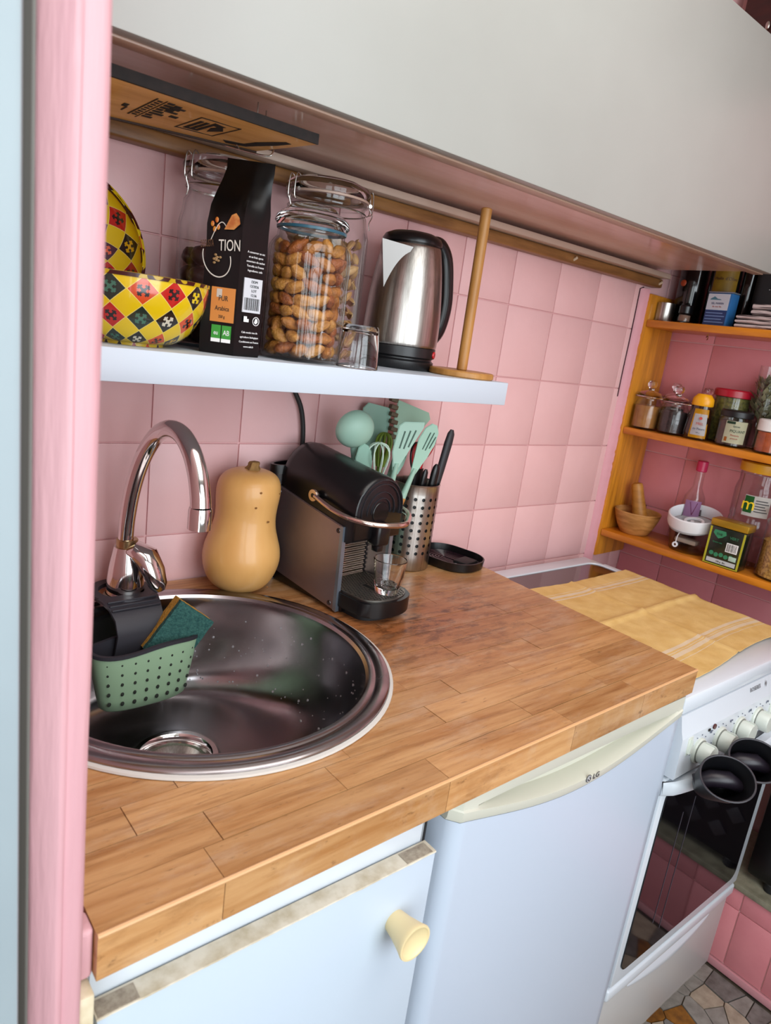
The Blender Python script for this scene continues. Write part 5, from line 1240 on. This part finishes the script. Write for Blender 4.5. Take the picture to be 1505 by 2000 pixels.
lj = jar('label_jar', 'clear spice jar with cream label reading PIQUANT beside the honey bottle', .046, .256, 1.186, .0375, .076, .010, M('black_lid', '#121214', .4), M('dark_spice', '#4a2d22', .8, col2='#2a1712', scale=90, bump=.6), .06, .036)
def cfr(r): return lambda z: (r, r)
arc_patch('cream_label', M('cream_label', '#d6d3b4', .5), lj, cfr(.0375), .010, .062, -1.15, .15, .0006)
def cyl_text(txt, size, mat, parent, r, ang, z, sx=1.):
    n = Vector((-math.cos(ang), math.sin(ang), 0)); u = Vector((0, 0, 1)).cross(n); return text(txt, size, mat, parent, frame(n * (r + .001) + Vector((0, 0, z)), u, n), curve_r=r + .001, sx=sx)
DG = M('label_dark_green', '#25422c', .5)
cyl_text('PIQUANT', .0088, DG, lj, .0377, -.62, .036, .9); cyl_text('Epices', .006, DG, lj, .0377, -.5, .048); cyl_text('Piments', .006, M('label_red', '#a8442c', .5), lj, .0377, -.5, .027); cyl_text('pimente', .005, M('label_red', '#a8442c', .5), lj, .0377, -.5, .020)
arc_patch('label_leaves', DG, lj, cfr(.0375), .055, .061, -.4, .1, .0009); arc_patch('label_pepper', M('label_orange', '#c0702c', .5), lj, cfr(.0375), .014, .024, -.1, .06, .0009)
jar('powder_jar', 'jar of orange red powder with a white screw lid', .040, .346, 1.186, .034, .058, .020, M('white_lid', '#dcdad8', .4), M('orange_powder', '#b0501a', .8, col2='#8f3c12', scale=60), .050, .035)
jar('dark_jar', 'dark jar with brown metal lid behind the jar of orange powder', .112, .352, 1.186, .036, .085, .010, M('brown_lid', '#3c2414', .3, .4), M('dark_spice', '#4a2d22', .8), .08, .0345)
jar('dark_jar', 'dark jar with black lid at the far end of the middle board', .05, .425, 1.186, .036, .088, .012, BLACK, M('dark_spice', '#4a2d22', .8), .08, .0345)
# dried flowers in a glass
pg = thing('dried_bouquet', 'dried grey green plant standing in a clear glass behind the jars', 'plant', SP(.108, .288, 1.186), TH)
g = G(); g.lathe(wall_prof([(.024, 0), (.026, .004), (.029, .19), (.0292, .196)], .0016), 36); obj('glass_vase', g, GLASS, pg)
g = G(); rd = random.Random(6)
for k in range(240):
    a, rr3, z = rd.uniform(0, 6.28), .026 * rd.random() ** .5, rd.uniform(.075, .165); ln = rd.uniform(.012, .024); d = Vector((math.cos(a) * .6, math.sin(a) * .6, rd.uniform(.3, 1.1))).normalized(); p = Vector((rr3 * math.cos(a), rr3 * math.sin(a), z)); q = d.cross(Vector((0, 0, 1))).normalized() * ln * .36
    v = [g.v(x) for x in (p - d * ln * .3, p + q + d * ln * .25, p + d * ln, p - q + d * ln * .25)]; g.f(v)
stuff(obj('leaves', g, M('dried_leaf', '#8a8768', .8, col2='#5a5c3c', scale=90), pg, False, fix=False))
g = G()
for k in range(9): g.tube([(rd.uniform(-.006, .006), rd.uniform(-.006, .006), .006), (rd.uniform(-.014, .014), rd.uniform(-.014, .014), .13)], .0011, 5)
stuff(obj('stems', g, M('dried_stem', '#5d4f2c', .8), pg))
# bottom board
wbw = thing('wooden_mortar', 'turned olive wood mortar bowl on the lowest pine board', 'mortar', SP(.068, .058, .906), TH)
g = G(); g.lathe([(0, 0), (.034, 0), (.037, .002), (.047, .020), (.056, .042), (.061, .060), (.0595, .062), (.0575, .060), (.052, .042), (.043, .022), (.03, .010), (0, .007)], 48); obj('bowl', g, WOODL, wbw)
pe = thing('pestle', 'wooden pestle leaning in the olive wood mortar', 'pestle', SP(.078, .058, .918), TH)
g = G(); b_, t_ = Vector((0.0, -.012, 0.006)), Vector((-.004, .024, .122)); d = t_ - b_
g.tube([b_ + d * s_ for s_ in (0, .04, .15, .4, .7, .9, .97, 1.0)], [.010, .017, .0205, .0185, .016, .0155, .0135, .006], 20); obj('rod', g, M('pestle_wood', '#b47c34', .5, col2='#93601f', scale=20, stretch=(1, 1, 4)), pe)
jar('dark_bottle', 'small dark bottle standing inside the shadow behind the mortar', .128, .035, .906, .017, .06, .012, BLACK, M('dark_spice', '#4a2d22', .8), .05, .013)
ch = thing('hand_chopper', 'clear plastic pull chopper with a white ring lid tipped on top', 'chopper', SP(.062, .212, .906), TH)
g = G(); g.lathe(wall_prof([(.044, 0), (.0465, .003), (.057, .062), (.0585, .064)], .002), 48); obj('clear_bowl', g, PLASTC, ch)
g = G().at(T(-.004, 0, .060) @ Matrix.Rotation(R(-16), 4, 'Y')); g.lathe([(0, .004), (.05, .004), (.055, .006), (.055, .010), (0, .010)], 44); obj('grey_disc', g, M('grey_clear', '#9a9a9c', .3), ch)
g = G().at(T(.004, .0, .066) @ Matrix.Rotation(R(-14), 4, 'Y')); g.lathe([(.0575, .004), (.062, .004), (.064, .012), (.063, .032), (.060, .034), (.0585, .030), (.0575, .012)], 56, closed=True); obj('white_ring_lid', g, M('white_plastic', '#e4e6ea', .35), ch)
g = G().at(T(.002, 0, .07) @ Matrix.Rotation(R(-14), 4, 'Y')); g.lathe([(.018, .004), (.024, .005), (.024, .009), (.018, .009)], 32, closed=True).cyl(.0045, -.02, .012, 14, cx=-.01); obj('spindle', g, M('white_plastic', '#e4e6ea', .35), ch)
g = G().at(T(-.049, .012, .018) @ Matrix.Rotation(R(-90), 4, 'Y')); g.lathe([(.0035, 0), (.0068, 0), (.0072, .002), (.0068, .004), (.0035, .004)], 22, closed=True); g.at(Matrix()).tube(smooth_path([(-.050, .012, .025), (-.053, .010, .04), (-.055, .004, .054), (-.053, -.006, .06)], 4), .0012, 6); obj('pull_ring', g, M('white_plastic', '#e4e6ea', .35), ch)
g = G(); g.box(-.022, .006, -.026, .03, .02, .032, .004); obj('blade_block', g, M('cream_block', '#c8beb0', .5), ch)
# pink capped bottle
pb = thing('clear_bottle', 'slim clear bottle with a pink cap and lilac label', 'bottle', SP(.118, .176, .906), TH)
g = G(); g.lathe(wall_prof([(.026, 0), (.0285, .004), (.0285, .105), (.025, .130), (.012, .155), (.0105, .200)], .0018), 36); obj('glass_body', g, GLASS, pb)
g = G(); g.cyl(.0135, .196, .224, 30, .002); obj('pink_cap', g, M('pink_cap', '#c42a58', .35), pb)
g = G(); g.lathe([(0, .006), (.026, .006), (.026, .10), (0, .102)], 28); stuff(obj('liquid', g, M('dark_liquid', '#3a1526', .15, coat=.4), pb))
arc_patch('lilac_label', M('lilac_label', '#b98bb8', .5), pb, cfr(.0286), .055, .122, -1.1, .3, .0006)
for a0, a1 in ((-.15, 0), (-.75, 0)):
    g = G(); g.tube([(-(.0296) * math.cos(lerp(a0, -.45, u)), .0296 * math.sin(lerp(a0, -.45, u)), lerp(.118, .085, u)) for u in [i / 6 for i in range(7)]], .0009, 6); obj('label_stroke', g, M('plum_stroke', '#6b1a4f', .5), pb)
# big plastic jar with yellow lid
bj = thing('plastic_jar', 'large clear plastic jar with yellow lid behind the green tea tin', 'jar', SP(.103, .328, .906), TH)
g = G(); g.lathe(wall_prof([(.046, 0), (.050, .004), (.052, .10), (.0515, .112), (.050, .118), (.052, .126), (.053, .185), (.050, .200), (.048, .205), (.0485, .226)], .0015), 52); obj('jar_body', g, PLASTC, bj)
g = G(); g.lathe([(0, .254), (.050, .254), (.0535, .251), (.0535, .232), (.0525, .230), (.049, .232), (0, .235)][::-1], 52, rib=.006, nr=60, rz=(.231, .252)); obj('yellow_lid', g, M('yellow_lid', '#d39a1c', .35), bj)
arc_patch('white_label', M('label_paper', '#dddbd6', .5), bj, cfr(.0525), .128, .178, -.95, .15, .0012, 14); arc_patch('green_square', M('label_green', '#1f6a2c', .5), bj, cfr(.0525), .136, .176, -.24, .13, .0016)
cyl_text('m', .042, M('label_yellow', '#e2c21a', .5), bj, .0525 + .0018, -.055, .143); 
for k in range(5): arc_patch('small_print', M('print_dim', '#5f5f60', .5), bj, cfr(.0525), .140 + .0065 * k, .1425 + .0065 * k, -.88 + .07 * (k % 3), -.32, .0016, 6, 1)
arc_patch('side_label', M('label_paper', '#dddbd6', .5), bj, cfr(.0525), .130, .170, -1.42, -1.2, .0012)
# green tea tin
tt = thing('tea_tin', 'square dark green tea tin with gold lid and barcode', 'tin', SP(.023, .320, .906), TH)
g = G(); g.box(-.022, .022, -.0425, .0425, 0, .094, .003); obj('tin_body', g, M('tin_black_green', '#0b1a10', .3, coat=.4), tt)
g = G(); g.box(-.0235, .0235, -.044, .044, .0945, .112, .003); obj('gold_lid', g, M('tin_gold', '#b08d2c', .3, .6), tt)
tm = frame((-.0222, 0, 0), (0, -1, 0), (-1, 0, 0))
g = G().at(tm); g.box(-.0415, -.037, .003, .092, -.0004, .0004).box(.037, .0415, .003, .092, -.0004, .0004).box(-.0415, .0415, .0015, .004, -.0004, .0004); obj('lime_border', g, M('lime_gold', '#a9a52c', .4), tt, False)
g = G().at(tm); g.box(-.034, .034, .007, .017, -.0004, .0005); obj('foot_label', g, M('label_grey2', '#b9bcbc', .5), tt, False)
g = G().at(tm); g.box(.004, .031, .040, .062, -.0004, .0005); bcw = obj('barcode_field', g, WHT, tt, False); g = G().at(tm); xx = .006
while xx < .029: g.box(xx, xx + .0008, .042, .060, 0, .0008); xx += rb.choice((.0014, .002, .0024))
stuff(obj('barcode', g, BLK, bcw, False))
TG = M('tin_teal', '#2f7d58', .5)
g = G().at(tm); g.prism([(-.030, .086), (-.004, .086), (-.001, .078), (-.010, .070), (-.018, .066), (-.026, .072), (-.032, .078)], 0, .0005); obj('crest', g, TG, tt, False)
text('THE', .008, M('tin_dark_text', '#0f2a1c', .5), tt, tm @ T(-.017, .074, .0008)); text('VERT', .009, TG, tt, tm @ T(.018, .072, .0006)); text('Green tea', .0055, TG, tt, tm @ T(-.018, .055, .0006)); text('100 g  Bio', .0055, BLK, tt, tm @ T(0, .010, .0008))
g = G().at(tm)
for k in range(5): g.cyl(.0052, 0, .0005, 20, cx=-.026 + .0115 * k, cy=.029 - .002 * (k % 2))
stuff(obj('round_marks', g, TG, tt)); g = G().at(tm); g.box(.016, .033, .021, .032, -.0002, .0007, .0003); obj('pale_tag', g, M('pale_tag', '#a7c2b2', .5), tt)
# grain jar
gj = jar('grain_jar', 'tall clear jar half filled with brown grains beside tea tin', .060, .432, .906, .052, .150, .012, M('white_lid', '#dcdad8', .4), M('grains', '#8a5e24', .7, col2='#c79a4c', scale=170, lo=.4, hi=.6, bump=1., bscale=260), .088, .048)
# top board
mc_ = thing('tin_cup', 'small brushed metal cup at the corner end of the upper board', 'cup', SP(.052, .016, 1.458), TH)
g = G(); g.lathe([(0, 0), (.0215, 0), (.0225, .002), (.0225, .046), (.0215, .0465), (.021, .045), (.021, .003), (0, .003)], 36); obj('cup_body', g, STEEL, mc_)
jar('spice_shaker', 'little glass spice shaker with black cap next to tin cup', .052, .070, 1.458, .0165, .030, .014, BLACK, M('pale_spice', '#8a6a58', .8), .020, .0165)
bx = thing('blue_tin', 'blue and white printed tin box standing on the upper board', 'tin', SP(.052, .155, 1.458), TH + R(-6))
g = G(); g.box(-.017, .017, -.030, .030, 0, .076, .002); obj('tin_body', g, M('tin_blue', '#2f6da8', .35, .2), bx)
bm2 = frame((-.0172, 0, 0), (0, -1, 0), (-1, 0, 0)); g = G().at(bm2); g.box(-.0285, .0255, .037, .074, -.0004, .0004); obj('white_panel', g, M('tin_white', '#bfc3cb', .4), bx, False)
g = G().at(bm2); g.box(-.0285, .0255, .003, .036, -.0004, .0004); obj('dark_blue_panel', g, M('tin_navy', '#1d3562', .4), bx, False)
text('SEL MARIN', .0065, M('tin_navy', '#1d3562', .4), bx, bm2 @ T(-.002, .050, .0006)); text('de mer fin', .0055, M('tin_red', '#a0483c', .4), bx, bm2 @ T(-.002, .043, .0006))
g = G().at(bm2); g.prism([(-.022, .062), (-.012, .068), (-.004, .063), (.004, .062), (.006, .060), (-.022, .060)], 0, .0006); obj('island_drawing', g, M('tin_teal2', '#4d7886', .4), bx, False)
for k in range(4):
    g = G().at(bm2); g.box(-.026, .022 - .006 * (k % 2), .008 + .007 * k, .010 + .007 * k, 0, .0006); obj('small_print', g, M('tin_pale', '#6f8ab5', .4), bx, False)
g = G(); g.box(-.0175, .0175, -.0305, .0305, .0762, .0795, .001); obj('lid', g, M('tin_lid', '#8a93a0', .35, .6), bx)
CL = M('striped_cloth', '#b9a7a4', .9, col2='#3a2a2c', scale=60, stretch=(0.2, .2, 4), lo=.56, hi=.60, detail=1, bump=.4, bscale=300)
def cloth(label, t, s, z, a, b_, h, lay_n, seed):
    c = thing('folded_cloth', label, 'cloth', SP(t, s, z), TH, 'folded cloths on the upper board')
    for k in range(lay_n):
        g = G(); hh = h / lay_n; pts = [(-b_ * .5, -a, hh * k + hh * .15), (-b_ * .5, a, hh * k + hh * .15)]
        def fn(u, v):
            an = 2 * math.pi * u; y = lerp(-a, a, v); x = b_ * math.copysign(abs(math.cos(an)) ** .5, math.cos(an)); z2 = hh * (k + .5) + hh * .5 * math.copysign(abs(math.sin(an)) ** .7, math.sin(an))
            w_ = .0022 * noise.noise((y * 40 + seed, x * 30, k * 3.)); return (x + .003 * noise.noise((y * 30, k * 5., seed)), y + .003 * noise.noise((x * 50, k, seed)), max(.0002, z2 + w_ * (1 if k else .4)))
        g.grid(fn, 24, 20); bmesh.ops.remove_doubles(g.b, verts=g.b.verts, dist=1e-5); bmesh.ops.holes_fill(g.b, edges=[e for e in g.b.edges if e.is_boundary], sides=0); obj('fold', g, CL, c, ang=70)
cloth('striped folded cloth lying flat on the upper board beside blue tin', .062, .285, 1.458, .075, .048, .030, 3, 1.)
cloth('striped cloth bundle lying on top of the flat folded cloth', .070, .300, 1.4895, .065, .042, .026, 2, 7.)
def bottle(name, label, t, s, r, h, mat, lab, lz, word, wm, wsize, a0=-1.3, a1=.4, cap=None, z0=1.458):
    b = thing(name, label, 'bottle', SP(t, s, z0), TH)
    g = G(); g.lathe([(0, 0), (r - .003, 0), (r, .004), (r, h * .72), (r * .8, h * .80), (r * .42, h * .88), (r * .40, h), (0, h)], 40); obj('bottle_body', g, mat, b)
    if lab: arc_patch('label', lab, b, cfr(r), lz[0], lz[1], a0, a1, .0006)
    if word: cyl_text(word, wsize, wm, b, r + .0004, -.45, (lz[0] + lz[1]) / 2 - .003)
    g = G(); g.cyl(r * .44, h, h + .02, 20, .001); obj('cap', g, cap or BLACK, b); return b
DKG = M('dark_bottle_glass', '#0c0908', .12, coat=.4)
bottle('oil_bottle', 'oil bottle with a mustard label behind the blue tin', .108, .125, .035, .24, DKG, M('mustard_label', '#b08a26', .5, col2='#8a6a1c', scale=20), (.078, .150), "Huile d'Olive", M('label_brown', '#4a2a10', .5), .0105)
vb = bottle('dark_bottle', 'near black bottle with a small orange badge behind tin cup', .108, .045, .034, .22, DKG, None, None, None, None, 0)
g = G(); g.sph((-.0335, .008, .10), .008, 12, 8, (.3, 1, 1)); obj('orange_badge', g, M('badge_orange', '#9c3a14', .5), vb)
po = thing('black_pouch', 'black paper pouch with white triangular drawing behind folded cloths', 'pouch', SP(.118, .268, 1.458), TH)
g = G(); loft(g, [[(x, y, z) for x, y in rrect(-a, a, -.07, .07, a * .8, 5)] for z, a in ((0, .022), (.01, .028), (.08, .026), (.15, .02), (.185, .006), (.20, .003))], True, True); obj('pouch_body', g, BLACKM, po)
pmx = frame((-.0292, 0, 0), (0, -1, 0), (-1, 0, 0)); g = G().at(pmx)
for k in range(7): g.box(-.020 + .0028 * k, .020 - .0028 * k, .148 - .006 * k, .1506 - .006 * k, 0, .0010)
g.tube([(-.022, .152, .0006), (0, .100, .0006), (.022, .152, .0006)], .0009, 6)
rk = random.Random(2)
for k in range(26): x, y = rk.uniform(-.03, .012), rk.uniform(.082, .108); g.box(x, x + rk.uniform(.001, .005), y, y + .0012, 0, .0008)
stuff(obj('white_drawing', g, M('chalk_white', '#a8a5a4', .6), po, False))
jar('black_canister', 'plain black canister at the far end of the upper board', .10, .40, 1.458, .045, .13, .012, BLACK, M('black_fill', '#0a0a0a', .8), .12, .044, gl=BLACKM)
bottle('dark_bottle', 'slim black bottle between oil bottle and black pouch', .122, .1785, .017, .20, DKG, None, None, None, None, 0)
